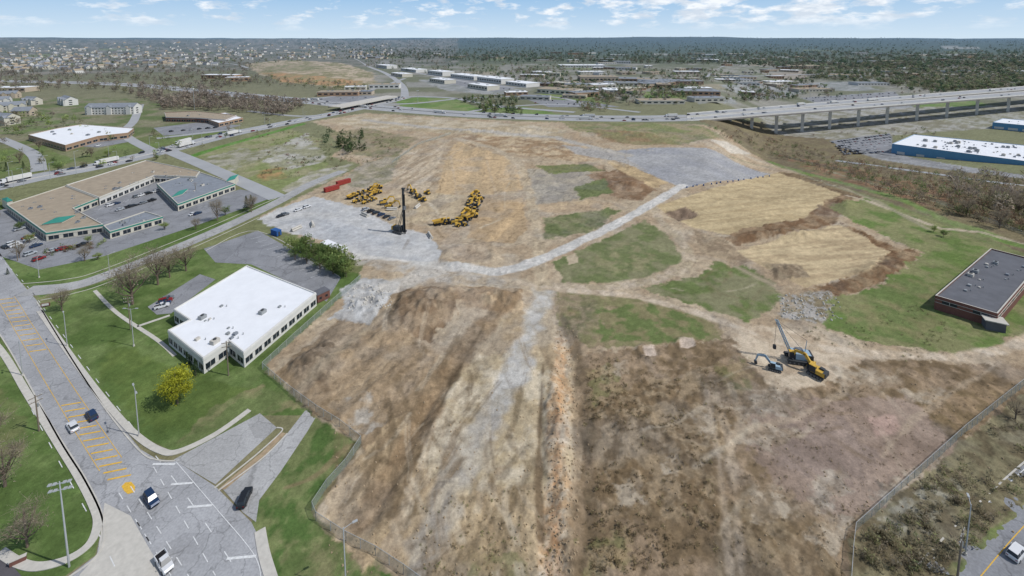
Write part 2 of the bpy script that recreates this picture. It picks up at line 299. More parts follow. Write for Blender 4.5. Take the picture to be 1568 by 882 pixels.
# centre dirt works
pp([(420,575),(520,490),(610,500),(690,560),(640,660),(600,720),(560,690),(552,675),(484,636)],(174,153,126),(148,128,102),6,6,6,.45,dr=1.1,sharp=1.4)
pp([(600,445),(690,440),(700,480),(660,520),(600,500)],(134,113,90),(162,142,117),5,6,7,.7)
pp([(690,440),(800,445),(800,480),(700,475)],(158,134,106),(184,162,132),5,4,5,.6)
pp([(440,560),(500,520),(530,560),(490,590)],(148,129,105),(122,104,82),3,5,5,.8)
pp([(530,480),(600,475),(640,540),(560,620),(500,600)],(184,163,134),(158,137,110),5,8,7,.4,st=.8,dr=1.1)
pp([(500,620),(560,600),(600,640),(560,670)],(184,177,165),(162,144,120),4,6,7,.25,st=.8,sharp=1.7)
pp([(520,442),(560,425),(612,432),(604,452),(566,498),(505,488),(530,468)],(194,193,190),(176,173,168),4,3,4,.15)
pp([(720,500),(840,470),(880,560),(870,882),(640,930),(600,882),(660,680)],(194,175,144),(172,152,123),7,8,7,.3,dr=1.3,sharp=1.5)
pp([(690,560),(760,540),(840,560),(836,740),(730,760),(650,720)],(205,192,168),(182,165,134),6,10,9,.22,st=.85,sharp=1.5)
pp([(640,780),(760,740),(850,760),(850,882),(820,960),(600,960)],(150,131,102),(182,162,131),4,8,10,.45,st=.9,dr=1.3,sharp=1.7)
pp([(500,760),(600,640),(660,650),(620,760),(560,880),(500,800)],(182,160,128),(160,139,109),6,8,8,.3,dr=1.15)
rb([(780,460),(712,530),(660,620),(600,720),(560,790)],7,(136,114,88),(152,130,102),4,3,1.5,st=.9)
rb([(740,500),(690,590),(640,700),(600,790)],1.4,(104,88,68),None,4,1.2,1.0,st=.8)
rb([(500,510),(470,560),(500,600)],1.6,(108,90,70),None,4,1.6,1.0,st=.6)
rb([(830,448),(806,520),(772,600),(752,640)],8,(192,189,183),(178,171,158),4,3,2.6,.08,st=.92)
rb([(752,640),(700,730),(640,850),(610,940)],5,(166,161,153),(182,174,160),4,3,2.6,.15,st=.75)
rb([(690,690),(670,780),(640,870)],4,(132,124,113),(156,147,134),3,2,1.8,st=.7)
rb([(862,520),(858,600),(852,700),(850,800),(846,940)],5.5,(194,162,126),(210,192,166),1.4,1.5,1.6,.6,st=.85)
rb([(860,540),(856,640),(850,760),(848,900)],1.6,(196,146,102),(204,174,138),1.,1.2,1.2,.6,st=.55)
rb([(882,500),(886,620),(884,740),(872,880)],3,(160,139,112),(130,112,89),2,2,1.4,.4,st=.75)
rb([(832,560),(826,660),(824,740),(828,820)],1.,(106,88,68),None,2,1,.8,st=.8)
rb([(852,470),(880,530),(895,600),(905,700),(900,860)],2.5,(130,113,91),(108,94,74),2,2,1.4,.4,st=.7)
rb([(455,600),(600,470)],3,(160,145,120),None,3,3,1,st=.6)
for q in [[(720,840),(800,835),(820,900),(700,940)],[(890,830),(960,800),(970,860),(900,900)],[(870,470),(905,466),(900,500),(872,505)],[(1100,560),(1140,550),(1150,600),(1110,600)],[(900,570),(940,560),(950,600),(910,620)]]:
    pp(q,(122,120,80),(158,140,108),2.4,8,12,.25,st=.7,sharp=2.2)
# roads in the dirt
rb([(560,184),(700,200),(850,211),(960,238)],10,(180,173,162),None,12,4,2)
rb([(830,440),(826,400),(822,350),(812,300),(796,252)],6,(194,177,150),(178,161,135),5,3,1.5)
rb([(796,252),(760,228),(700,212)],7,(184,168,144),None,8,3,1.5)
rb([(690,412),(760,428),(832,438),(930,440),(1000,430),(1046,410),(1056,395),(1040,366),(1010,336),(1000,318)],5,(192,176,154),(174,159,133),4,2.5,1.2)
rb([(832,440),(980,455),(1060,478),(1120,497),(1170,520),(1260,534),(1340,543),(1470,548),(1530,538),(1600,512)],3.8,(206,190,168),(188,170,146),3,1.5,.8)
rb([(1056,390),(1110,400),(1190,440),(1215,470)],3,(172,156,134),None,3,2,1,st=.7)
rb([(545,393),(620,404),(686,408),(725,413),(760,417),(800,408),(850,388),(930,350),(1000,312),(1045,284)],6.5,PALE,(198,195,188),4,1.2,.5)
rb([(560,400),(640,412),(690,425),(760,432)],8,(184,177,166),(174,160,140),4,3,2,st=.8)
rb([(672,408),(640,425),(600,440)],10,(194,188,178),None,4,4,2,st=.8)
for pt in [[(716,378),(742,376),(748,402),(722,408),(690,396)],[(1100,600),(1120,700),(1130,800),(1135,880)],[(1082,600),(1100,700),(1112,800),(1118,880)],[(1180,590),(1130,650),(1110,720)],[(1300,548),(1290,600),(1220,640),(1130,660)],[(606,300),(650,250),(690,215)],[(622,300),(668,240)],[(640,300),(676,250)],[(700,300),(690,240),(720,215)],[(760,300),(745,245)],[(1530,555),(1400,640),(1350,700)]]:
    rb(pt,1.3,(188,170,146),None,3,1.2,.6,st=.5)
for i in range(240):   # vehicle tracks
    cx,cy=random.choice([(700,330),(740,260),(660,560),(720,640),(600,620),(1120,600),(780,700),(1200,560),(680,780),(560,730),(900,230),(640,470),(720,860),(760,560),(600,680),(1300,620),(1220,700),(1000,430),(1100,420),(700,700),(640,640)])
    u=cx+random.uniform(-80,80); v=cy+random.uniform(-25,25)*(1 if cy<440 else 2.5); a=random.uniform(1.2,2.3) if cy>450 and cx<850 else random.uniform(0,3.1)
    L=random.uniform(30,130)*(1 if cy>440 else .5); pts=[]
    for k in range(5): pts.append((u,v)); u+=math.cos(a)*L/4; v+=math.sin(a)*L/4*.8; a+=random.uniform(-.3,.3)
    if min(p[1] for p in pts)<190: continue
    c=random.choice([(120,102,79),(204,190,166),(142,122,96),(108,92,70)]); st_=random.uniform(.25,.6)*(.5 if cx>=1000 else 1); w_=random.uniform(.3,.8)
    rb(pts,w_,c,None,3,.8,.4,st=st_)
    if cy>300: rb([(p[0]+2.3*(cy-60)/250,p[1]) for p in pts],w_,c,None,3,.8,.4,st=st_)
# overall mottling, aerial haze on far ground
near=1-sst(Y,300,900); rm=near*sst(REL,.05,.3)
gy=(.26*rm*sst(fbm(X/15,Y/15,4,201),0,.7))[...,None]; lum=COL.mean(-1,keepdims=True); COL=COL*(1-gy)+lum*np.array([1.03,1.,.94])*gy
COL*= (1+.09*fbm(X/3,Y/3,3,91)+.09*fbm(X/22,Y/22,4,92))[...,None]
COL*= (1+.10*near*fbm(X/.9,Y/.9,2,93))[...,None]
COL*=(1-.24*rm*sst(fbm(X/1.3,Y/1.3,3,95),.3,.8)-.10*rm*sst(fbm(X/9,Y/9,4,98),.15,.7)+.12*rm*sst(fbm(X/1.6,Y/1.6,3,96),.35,.8))[...,None]
gm=near*(1-sst(REL,.02,.12)); COL*=(1+gm*.12*fbm(X/4.5,Y/4.5,4,97))[...,None]
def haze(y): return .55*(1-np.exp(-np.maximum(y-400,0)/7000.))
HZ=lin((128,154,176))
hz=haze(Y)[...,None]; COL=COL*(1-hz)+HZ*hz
# relief
rdg=1-2*np.abs(fbm(X/11,Y/11,4,60))
ZZ=Z0+REL*(.9*fbm(X/6,Y/6,4,50)+1.2*fbm(X/18,Y/18,3,51)+.42*fbm(X/1.6,Y/1.6,2,52)+.35*near*rdg)
def mound(u,v,r,h,el=1,rot=0,ring=False):
    global ZZ
    p=P(u,v); dx=X-p.x; dy=Y-p.y; c,s=math.cos(rot),math.sin(rot); a=(dx*c+dy*s)/el; b_=-dx*s+dy*c; rr=np.hypot(a,b_)/r
    g=np.exp(-((rr-1)*3.5)**2) if ring else np.exp(-rr**2*1.5)
    ZZ=ZZ+h*g*(1+.35*fbm(X/3,Y/3,3,int(u)))
mound(770,460,7,3.,1.6); mound(655,470,12,3.2,1.4); mound(700,452,5,2.2,2.); mound(480,560,8,3.,1.2,.5); mound(1197,416,7,2.2,1.4); mound(1044,328,9,-2.,1.4)
mound(720,392,9,1.1,1.2,0,True); mound(1195,362,6,2.8,5,.15); mound(1350,412,6,2.2,4,.5); mound(560,470,8,1.2,1.6,.6); mound(995,540,3.5,.7,1,0,True); mound(1052,528,3,.6,1,0,True)
mound(1295,315,5,2.2,3.,1.); mound(960,285,10,3,1.6); mound(610,500,8,1.6,2,.9); mound(940,206,25,3,2.5); mound(760,200,20,3,3); mound(829,700,1.5,-.55,22,1.55); mound(858,700,2.4,.9,22,1.55); mound(890,680,2,-.4,16,1.5)
a1=hd(600,720,712,530); mound(655,625,2.,-.6,14,a1); mound(672,640,2.2,.7,13,a1); mound(560,610,3,.9,5,1.0); mound(590,760,2,-.5,8,a1); mound(540,540,3,.9,4,.8)
for i in range(46):
    mound(random.uniform(536,590),random.uniform(436,480),random.uniform(.9,1.5),random.uniform(.6,1.1))
far=sst(Y,3500,11000); ZZ=ZZ+far*(110+62*fbm(X/4500,Y/7000,4,77))
nr,nc=X.shape; co=np.stack([X,Y,ZZ],-1).reshape(-1,3)
idx=np.arange(nr*nc).reshape(nr,nc); q=np.stack([idx[:-1,:-1],idx[:-1,1:],idx[1:,1:],idx[1:,:-1]],-1).reshape(-1,4)
def npmesh(name,co,faces,cols,mt,smooth=True):
    me=bpy.data.meshes.new(name); k=faces.shape[1]; me.vertices.add(len(co)); me.vertices.foreach_set('co',co.astype(np.float32).ravel())
    me.loops.add(faces.size); me.loops.foreach_set('vertex_index',faces.astype(np.int32).ravel())
    me.polygons.add(len(faces)); me.polygons.foreach_set('loop_start',np.arange(0,faces.size,k,dtype=np.int32)); me.polygons.foreach_set('loop_total',np.full(len(faces),k,np.int32))
    me.update(calc_edges=True); me.polygons.foreach_set('use_smooth',np.full(len(faces),smooth))
    at=me.color_attributes.new('Col','FLOAT_COLOR','POINT'); c4=np.ones((len(co),4),np.float32); c4[:,:3]=cols; at.data.foreach_set('color',c4.ravel())
    me.materials.append(mt); o=bpy.data.objects.new(name,me); return link(o)
GM=attrmat('ground_soil_grass',.95,.12,.45); nt=GM.node_tree; b=nt.nodes['Principled BSDF']
src=b.inputs['Base Color'].links[0].from_socket; g=nt.nodes.new('ShaderNodeNewGeometry'); n=nt.nodes.new('ShaderNodeTexNoise'); n.inputs['Scale'].default_value=1.9; n.inputs['Detail'].default_value=7; n.inputs['Roughness'].default_value=.8
nt.links.new(g.outputs['Position'],n.inputs['Vector']); r=nt.nodes.new('ShaderNodeMapRange'); r.inputs[1].default_value=.32; r.inputs[2].default_value=.68; r.inputs[3].default_value=.74; r.inputs[4].default_value=1.26; nt.links.new(n.outputs['Fac'],r.inputs[0])
sc=nt.nodes.new('ShaderNodeVectorMath'); sc.operation='SCALE'; nt.links.new(src,sc.inputs[0]); nt.links.new(r.outputs[0],sc.inputs['Scale']); nt.links.new(sc.outputs[0],b.inputs['Base Color'])
bp=nt.nodes.new('ShaderNodeBump'); bp.inputs['Strength'].default_value=.5; bp.inputs['Distance'].default_value=.25; nt.links.new(n.outputs['Fac'],bp.inputs['Height']); nt.links.new(bp.outputs[0],b.inputs['Normal'])
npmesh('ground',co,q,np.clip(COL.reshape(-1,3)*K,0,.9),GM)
def gz(x_u,x_v):
    i=int(np.clip(np.searchsorted(-vs,-x_v),0,nr-1)); j=int(np.clip(round((x_u-us[0])/2.1),0,nc-1)); return float(ZZ[i,j])
def PG(u,v,h=0):
    p=P(u,v); p.z=gz(u,v)+h; return p
# ------------------------------------------------------------------ sheets and ribbons
def sheet(name,pts,z,m):
    mb=MB(); mb.poly([P(*p,z) for p in pts],m); return mb.obj(name)
def wl(pts,z=0,sub_=6):
    W=[P(*p) for p in pts]; out=[]
    for i in range(len(W)-1):
        p0=W[max(i-1,0)];p1=W[i];p2=W[i+1];p3=W[min(i+2,len(W)-1)]
        for k in range(sub_):
            t=k/sub_; out.append(.5*((2*p1)+(p2-p0)*t+(2*p0-5*p1+4*p2-p3)*t*t+(3*p1-p0-3*p2+p3)*t**3))
    out.append(W[-1]); return out
def offs(L,o):
    R=[]
    for i,p in enumerate(L):
        d=(L[min(i+1,len(L)-1)]-L[max(i-1,0)]); d.z=0; d.normalize(); R.append(Vector((p.x-d.y*o,p.y+d.x*o,p.z)))
    return R
def ribbon(mb,L,w,z,m,th=0,o=0):
    A=offs(L,o-w/2);B=offs(L,o+w/2)
    for i in range(len(L)-1):
        q=[A[i],A[i+1],B[i+1],B[i]]; t=[Vector((p.x,p.y,p.z+z)) for p in q]
        if th: mb.poly([t[0],t[1],t[1]-Vector((0,0,th)),t[0]-Vector((0,0,th))],m); mb.poly([t[3],t[2],t[2]-Vector((0,0,th)),t[3]-Vector((0,0,th))],m)
        mb.poly(t,m)
def dashes(mb,L,o,z,m,w=.15,dash=3,gap=9):
    L=offs(L,o); acc=0
    for a,b in zip(L[:-1],L[1:]):
        l=(b-a).length; s=0
        while s<l:
            ph=(acc+s)%(dash+gap)
            if ph<dash:
                e=min(l,s+dash-ph); ribbon(mb,[a.lerp(b,s/l),a.lerp(b,e/l)],w,z,m); s=e+.01
            else: s+=dash+gap-ph+.001
        acc+=l
R1=[(-60,330),(0,388),(30,430),(58,462),(110,545),(160,620),(215,688),(240,703),(270,706),(330,745),(385,800),(400,830),(422,882),(445,960),(440,990),(60,990),(95,890),(148,850),(157,800),(130,735),(90,670),(35,570),(0,512),(-60,425)]
sheet('main_road',[(-420,168),]+R1+[(-420,200)],.03,'asph')
sheet('parking_pad',[(266,704),(398,633),(424,655),(330,742)],.05,'drive')
sheet('access_lane',[(340,748),(402,704),(440,664),(468,628),(489,630),(470,662),(430,722),(397,766),(392,800),(372,785)],.07,'drive')
sheet('side_street',[(-420,820),(0,846),(24,872),(40,890),(62,990),(-420,990)],.04,'dark_asph')
sheet('concrete_apron',[(160,770),(200,790),(240,860),(262,990),(100,990),(122,880),(150,850)],.045,'conc')
mb=MB(); s2=wl([(38,446),(100,440),(165,421),(310,363),(420,312),(475,282),(525,262)]); ribbon(mb,s2,8,.06,'drive'); mb.obj('side_road')
sheet('office_parking_lot',[(-60,345),(10,318),(20,330),(100,290),(300,270),(345,296),(368,290),(424,300),(310,342),(160,392),(60,413),(0,392),(-60,372)],.03,'asph2')
sheet('parking_lot_west',[(-420,300),(-60,340),(0,392),(-60,372),(-420,330)],.035,'asph2')
sheet('rear_parking_lot',[(312,381),(395,353),(522,425),(500,462),(470,445),(385,405),(330,402)],.05,'asph2')
sheet('front_parking_lot',[(226,470),(306,420),(330,428),(262,480),(240,482)],.05,'asph2')
def path(name,pts,w,z=.15,m='conc'):
    mb=MB(); ribbon(mb,wl(pts),w,z,m,.14); return mb.obj(name)
path('footpath',[(60,476),(95,526),(140,588),(185,643),(215,672),(245,690),(272,692),(330,665),(382,628)],1.5)
path('footpath',[(-60,470),(0,535),(40,600),(90,680),(120,728),(143,772),(150,800),(138,832),(105,856),(60,868),(28,862),(0,845)],1.6)
path('footpath',[(398,812),(405,850),(420,900),(440,970)],2.0)
path('kerb',[(56,462),(108,547),(158,622),(213,690),(242,705),(268,706)],.3)
path('kerb',[(-60,427),(0,513),(35,572),(90,672),(131,738),(158,800),(149,850),(96,890)],.3)
path('kerb',[(328,748),(376,710),(400,690),(432,660),(424,655)],.3); path('kerb',[(334,752),(402,702),(440,664)],.3)
sheet('verge',[(334,750),(380,710),(402,692),(430,662),(438,664),(402,702),(345,750)],.10,'hill')
path('footpath',[(145,445),(180,480),(240,520),(268,545)],1.2,.08)
path('footpath',[(210,500),(260,483)],1.2,.08)
path('kerb',[(315,384),(395,354),(520,424)],.3); path('kerb',[(30,435),(100,428),(160,412),(310,352),(424,303)],.3,.12); path('kerb',[(62,460),(110,450),(170,431),(312,372),(424,320)],.3,.12)
# markings
mk=MB(); RC=wl([(-60,375),(0,445),(38,505),(92,592),(150,682),(215,780),(262,860),(300,930)],0,10)
for o in (-6.6,6.8): dashes(mk,RC,o,.06,'white',.16,3,6)
for o in (-2.0,2.1): ribbon(mk,RC[12:44],.12,.06,'yellow',0,o)
for i in range(12,46):
    a=RC[i]; d=(RC[i+1]-RC[i]).normalized(); n_=Vector((-d.y,d.x,0)); L_=(RC[i+1]-a).length
    for k in range(max(1,int(L_/4.2))):
        c=a+d*(k*4.2); c.z=0
        if 24<i<33: continue
        ribbon(mk,[c-n_*1.7-d*1.5,c+n_*1.7+d*1.5],.42,.061,'yellow')
mk.poly([P(u,v,.062) for u,v in [(186,745),(192,739),(201,738),(207,745),(206,754),(196,757),(190,752)]],'yellow')
for a,b in [((234,711),(268,711)),((262,742),(295,740)),((287,777),(325,774)),((347,856),(392,852))]: ribbon(mk,[P(*a),P(*b)],.5,.08,'white')
ribbon(mk,wl([(270,708),(330,778),(388,848),(400,890)]),.14,.082,'white')
for a,b in [((182,755),(232,835)),((200,745),(300,900)),((235,715),(330,882)),((210,800),(262,882))]:
    dashes(mk,wl([a,b]),0,.083,'white',.16,2.5,2.5)
mk.obj('road_markings')
mk=MB()
for i in range(26):
    a=(20+i*5.2,375-i*.9+ (0 if i<10 else -(i-10)*1.2)); p=P(*a); ribbon(mk,[p,p+Vector((2.2,-4.2,0))],.14,.06,'white')
for i in range(16): p=P(150+i*7,322-i*2.1); ribbon(mk,[p,p+Vector((-1.5,4.8,0))],.14,.06,'white')
for i in range(12): p=P(400+i*8.5,362+i*5.2); ribbon(mk,[p,p+Vector((-3.6,-3.4,0))],.14,.07,'white')
mk.obj('parking_bay_markings')
# far roads
ART=wl([(-420,350),(-60,296),(0,284),(70,269),(150,254),(250,231),(350,206),(430,190),(520,172),(575,160),(620,149)],0,8)
mb=MB(); ribbon(mb,ART,26,.06,'asph_far')
for o in (-9,-5.5,5.5,9): dashes(mb,ART,o,.09,'white',.2,4,8)
ribbon(mb,ART,1.6,.2,'conc',.15); mb.obj('arterial_road')
HW=wl([(-420,118),(0,124),(200,130),(330,142),(450,153),(560,163),(700,174),(850,180),(980,181.5),(1062,180)],0,8)
mb=MB(); ribbon(mb,HW,44,.1,'asph_far'); ribbon(mb,HW,.8,1.,'conc',1.)
for o in (-18,-14,-10,-6,6,10,14,18): dashes(mb,HW,o,.16,'white',.25,5,8)
mb.obj('highway')
def far_road(pts,w,nm='road'):
    mb=MB(); ribbon(mb,wl(pts),w,.14,'asph_far'); mb.obj(nm)
far_road([(250,228),(300,248),(360,274),(425,303)],11); far_road([(215,160),(205,185),(190,205),(235,232)],9); far_road([(0,212),(50,235),(60,262)],9)
far_road([(240,212),(300,205),(360,198)],9); far_road([(620,148),(690,150),(760,162),(880,172)],12); far_road([(575,160),(640,158),(720,150),(840,148),(900,160)],10)
far_road([(1100,120),(1160,135),(1200,150),(1260,152)],12); far_road([(620,108),(760,132),(860,130),(960,140),(1100,138)],12); far_road([(380,170),(460,178),(520,172)],8)
far_road([(490,150),(560,140),(620,120)],10); far_road([(1280,246),(1400,262),(1568,285),(1700,300)],8); far_road([(700,175),(760,165),(860,160),(980,172)],9)
far_road([(860,130),(1000,122),(1110,118),(1300,112)],14); far_road([(620,149),(615,130),(590,112),(560,100),(540,88)],14); far_road([(0,96),(150,92),(330,96),(380,104)],12); far_road([(1080,118),(1110,100),(1180,84)],16); far_road([(40,110),(60,96),(90,80)],12)
sheet('car_park',[(1270,216),(1362,204),(1372,240),(1290,226)],.2,'asph2'); sheet('car_park',[(1228,150),(1368,141),(1395,160),(1300,170)],.2,'asph2')
sheet('car_park',[(60,205),(110,198),(210,215),(150,226),(90,222)],.1,'asph2'); sheet('car_park',[(235,196),(300,188),(370,192),(330,202),(250,208)],.1,'asph2')
sheet('car_park',[(800,150),(900,155),(950,164),(840,164)],.1,'asph2'); sheet('car_park',[(470,150),(560,146),(600,150),(520,158)],.1,'asph2')
sheet('car_park',[(655,122),(690,118),(790,134),(760,141)],.1,'asph2')
ROADR=wl([(1440,960),(1500,885),(1568,806),(1660,715),(1800,600)],0,6)
mb=MB(); ribbon(mb,ROADR,12,.05,'asph2'); ribbon(mb,ROADR,.3,.2,'conc',.2,6.2); ribbon(mb,ROADR,.15,.07,'white',0,5.4); dashes(mb,ROADR,0,.07,'yellow',.15,30,.1); mb.obj('east_road')
# ------------------------------------------------------------------ viaduct
mb=MB()
def ln(a,b,t): return (a[0]+(b[0]-a[0])*t,a[1]+(b[1]-a[1])*t)
DK=[(((1052,185),(1052,180.5)),((1760,131),(1760,125.5))),(((1052,178.5),(1052,174)),((1760,122),(1760,117)))]
for (a0,a1),(b0,b1) in DK:
    for k in range(24):
        t0,t1=k/24,(k+1)/24; n0,n1=ln(a0,b0,t0),ln(a0,b0,t1); f0,f1=ln(a1,b1,t0),ln(a1,b1,t1)
        A,B,Cc,D=[Vector(Gz(p[0],p[1],.3)) for p in (n0,n1,f1,f0)]
        mb.poly([A,B,Cc,D],'asph_far'); dz=Vector((0,0,1.1)); g3=Vector((0,0,1.9))
        for p,q_ in ((A,B),(D,Cc)):
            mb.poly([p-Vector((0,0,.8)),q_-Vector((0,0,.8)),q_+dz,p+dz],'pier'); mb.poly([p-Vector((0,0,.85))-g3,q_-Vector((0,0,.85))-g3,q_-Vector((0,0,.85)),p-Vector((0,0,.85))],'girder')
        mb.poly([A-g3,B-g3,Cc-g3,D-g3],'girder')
    for n0u in [1118,1152,1190,1230,1272,1316,1360,1406,1452,1498,1546,1596,1648,1700]:
        t=(n0u-1052)/708.; n0=ln(a0,b0,t); f0=ln(a1,b1,t); A=Vector(Gz(n0[0],n0[1],-4)); D=Vector(Gz(f0[0],f0[1],-4)); ax=(D-A); wd_=min(ax.length,22); ax.normalize()
        zb=-37; ang=math.atan2(ax.y,ax.x); c=A+ax*wd_/2
        mb.box((c.x,c.y,-3.7),(wd_,2.6,1.8),'pier',ang)
        for s in (-1,1): p=c+ax*wd_*.36*s; mb.box((p.x,p.y,(zb-4.6)/2),(3.4,3.8,-4.6-zb),'pier',ang)
mb.obj('highway_viaduct')
mb=MB(); ribbon(mb,[P(512,170,6),P(600,152,6)],22,0,'conc',2.0); mb.obj('overpass_bridge')
# ------------------------------------------------------------------ buildings
def inset(pts,d):
    n=len(pts); out=[]
    for i in range(n):
        a=Vector(pts[i-1]);b=Vector(pts[i]);c=Vector(pts[(i+1)%n]); e1=(b-a).normalized(); e2=(c-b).normalized()
        n1=Vector((-e1.y,e1.x)); n2=Vector((-e2.y,e2.x)); s=n1+n2; s=s/max(.3,s.dot(n1)) if s.length>1e-3 else n1; out.append(b+s*d)
    return out
def building(name,roof,h,wall='wallw',rf='wroof',win=3.,wh=1.3,sto=1,par=.5,units=4,z0=None,wm='glass',wfill=.7,band=None,ufac=1,sill=1.0):
    cu=sum(p[0] for p in roof)/len(roof); cv=sum(p[1] for p in roof)/len(roof)
    if z0 is None: z0=float(zt(cu,cv))
    pts=[Vector(Gz(u,v,z0+h)[:2]) for u,v in roof]
    ar=sum(pts[i].x*pts[(i+1)%len(pts)].y-pts[(i+1)%len(pts)].x*pts[i].y for i in range(len(pts)))
    if ar<0: pts=pts[::-1]
    mb=MB(); n=len(pts); inn=inset(pts,.4)
    for i in range(n):
        a,b=pts[i],pts[(i+1)%n]; ai,bi=inn[i],inn[(i+1)%n]
        mb.poly([(a.x,a.y,z0-1),(b.x,b.y,z0-1),(b.x,b.y,z0+h),(a.x,a.y,z0+h)],wall)
        if par:
            mb.poly([(a.x,a.y,z0+h),(b.x,b.y,z0+h),(bi.x,bi.y,z0+h),(ai.x,ai.y,z0+h)],'wallw' if rf=='wroof' else 'conc')
            mb.poly([(ai.x,ai.y,z0+h),(bi.x,bi.y,z0+h),(bi.x,bi.y,z0+h-par),(ai.x,ai.y,z0+h-par)],wall)
        e=b-a; L=e.length
        if L<1: continue
        e=e/L; nn=Vector((e.y,-e.x))
        def pq(s0,s1,za,zb,m,o=.05):
            p=a+e*s0+nn*o; r=a+e*s1+nn*o
            mb.poly([(p.x,p.y,za),(r.x,r.y,za),(r.x,r.y,zb),(p.x,p.y,zb)],m)
        def pb(s0,s1,za,zb,m,o):
            q=[a+e*s0,a+e*s1,a+e*s1+nn*o,a+e*s0+nn*o]
            mb.hexa([(p.x,p.y,za) for p in q],[(p.x,p.y,zb) for p in q],m)
        if band: pb(0,L,z0+h-1.0,z0+h-.25,band,.12)
        if win and L>win*1.2:
            k=int(L/win); st=L/k; sh=(h-.8)/sto
            for f in range(sto):
                zb=z0+f*sh+sill
                for j in range(k):
                    pq(j*st+st*(1-wfill)/2,(j+1)*st-st*(1-wfill)/2,zb,zb+wh,wm)
                    if wm=='glass' and h<8: pb(j*st+st*.5-.04,j*st+st*.5+.04,zb,zb+wh,'wallw',.09)
                pb(.2,L-.2,zb-.16,zb-.02,'conc',.1)
                if wh>1 and L>15 and wall!='blue': pb(.2,L-.2,zb+wh+.02,zb+wh+.14,'conc',.14)
    rp=inn if par else pts
    mb.poly([(p.x,p.y,z0+h-par) for p in rp],rf)
    cx=sum(p.x for p in pts)/n; cy=sum(p.y for p in pts)/n; rr=random.Random(int(cu*7+cv))
    e=(pts[1]-pts[0]); ang=math.atan2(e.y,e.x)
    for k in range(units):
        i=rr.randrange(n); t=rr.uniform(.25,.8); q=pts[i].lerp(pts[(i+1)%n],rr.random()); x=cx+(q.x-cx)*t; y=cy+(q.y-cy)*t; s=rr.choice([.6,.8,1.0,1.9])*rr.uniform(.8,1.1)*ufac
        mb.box((x,y,z0+h-par+s*.35),(s*1.3,s,s*.7),rr.choice(['hv','hv','conc','greyroof']),ang)
        if s>1.5*ufac: mb.cyl((x,y,z0+h-par+s*.7),(x,y,z0+h-par+s*.7+.25),s*.3,s*.3,'drk',10)
        else: mb.cyl((x+s*2.5,y,z0+h-par),(x+s*2.5,y,z0+h-par+.7),.14,.14,'hv',6)
    return mb.obj(name)
building('white_office_building',[(257,505),(290,489),(266,473),(378,406),(484,448),(373,539),(350,521),(311,548)],5.2,'wallw','wroof',3.4,1.8,1,.35,13,wfill=.72,band='wallw',ufac=.95)
building('office_complex_wing',[(10,313),(100,284),(150,303),(112,318),(158,343),(70,356)],4.6,'wallc','tanroof',4.5,2,1,.5,18,band='teal',sill=.6,ufac=.8)
building('office_complex_wing',[(101,283),(224,245),(306,262),(300,270),(236,268),(152,302)],5.2,'wallw','tanroof',4.5,2,1,.5,24,band='wallc',sill=.6,ufac=.8)
building('office_complex_wing',[(158,345),(222,323),(249,331),(168,354)],4.2,'wallc','greyroof',4,2,1,.5,9,band='teal',sill=.6,ufac=.8)
building('office_complex_wing',[(240,281),(303,262),(360,281),(272,312)],4.6,'wallc','greyroof',4,2,1,.5,12,band='teal',sill=.6,ufac=.8)
for (a,b,c,h) in [((66,357),(96,353),(84,348),5.2),((264,313),(280,308),(272,306),5.1),((347,288),(360,284),(352,282),5.1),((4,316),(12,321),(11,314),5.1)]:
    mb=MB(); A,B,D=P(*a),P(*b),P(*c)
    q=[A,B,B+(D-A)*1.2,A+(D-A)*1.2]; apx=sum(q,Vector())/4
    mb.hexa([p for p in q],[Vector((p.x,p.y,4.7)) for p in q],'wallc'); ov=[Vector((apx.x+(p.x-apx.x)*1.08,apx.y+(p.y-apx.y)*1.08,4.72)) for p in q]
    for i in range(4): mb.poly([ov[i],ov[(i+1)%4],Vector((apx.x,apx.y,h+1))],'teal')
    mb.obj('teal_entrance_pavilion')
building('brick_warehouse',[(1432,452),(1517,380),(1596,400),(1528,480)],5.6,'brick','darkroof',6,1.1,1,.5,14,wfill=.5,sill=3.2,ufac=.9)
mb=MB(); p=Gz(1522,489,3.4); mb.box((p[0],p[1],1.7),(5,4,3.4),'darkroof',-.5); mb.box((p[0],p[1],3.55),(6,5,.3),'conc',-.5); mb.obj('loading_canopy')
building('blue_warehouse',[(1366,220),(1400,205.5),(1690,234),(1690,262)],12,'blue','wroof',16,3,1,.6,90,z0=-31,wm='wallw',wfill=.4,ufac=1.7,sill=1)
building('blue_warehouse',[(1520,187),(1536,181),(1710,196),(1710,205)],10,'blue','wroof',14,3,1,.6,20,wm='wallw',ufac=1.6)
building('flat_roofed_store',[(43,206),(88,196),(125,190),(205,196),(196,203),(150,208),(100,222)],6,'tanbrick','wroof',7,2,1,.5,10)
building('restaurant_building',[(252,172),(300,170),(362,176),(345,183),(300,180),(254,179)],6,'brick','tanroof',6,2,1,.5,8,band='wallw')
building('restaurant_building',[(305,178),(345,172),(372,180),(335,188)],5,'tanbrick','wroof',6,2,1,.5,4)
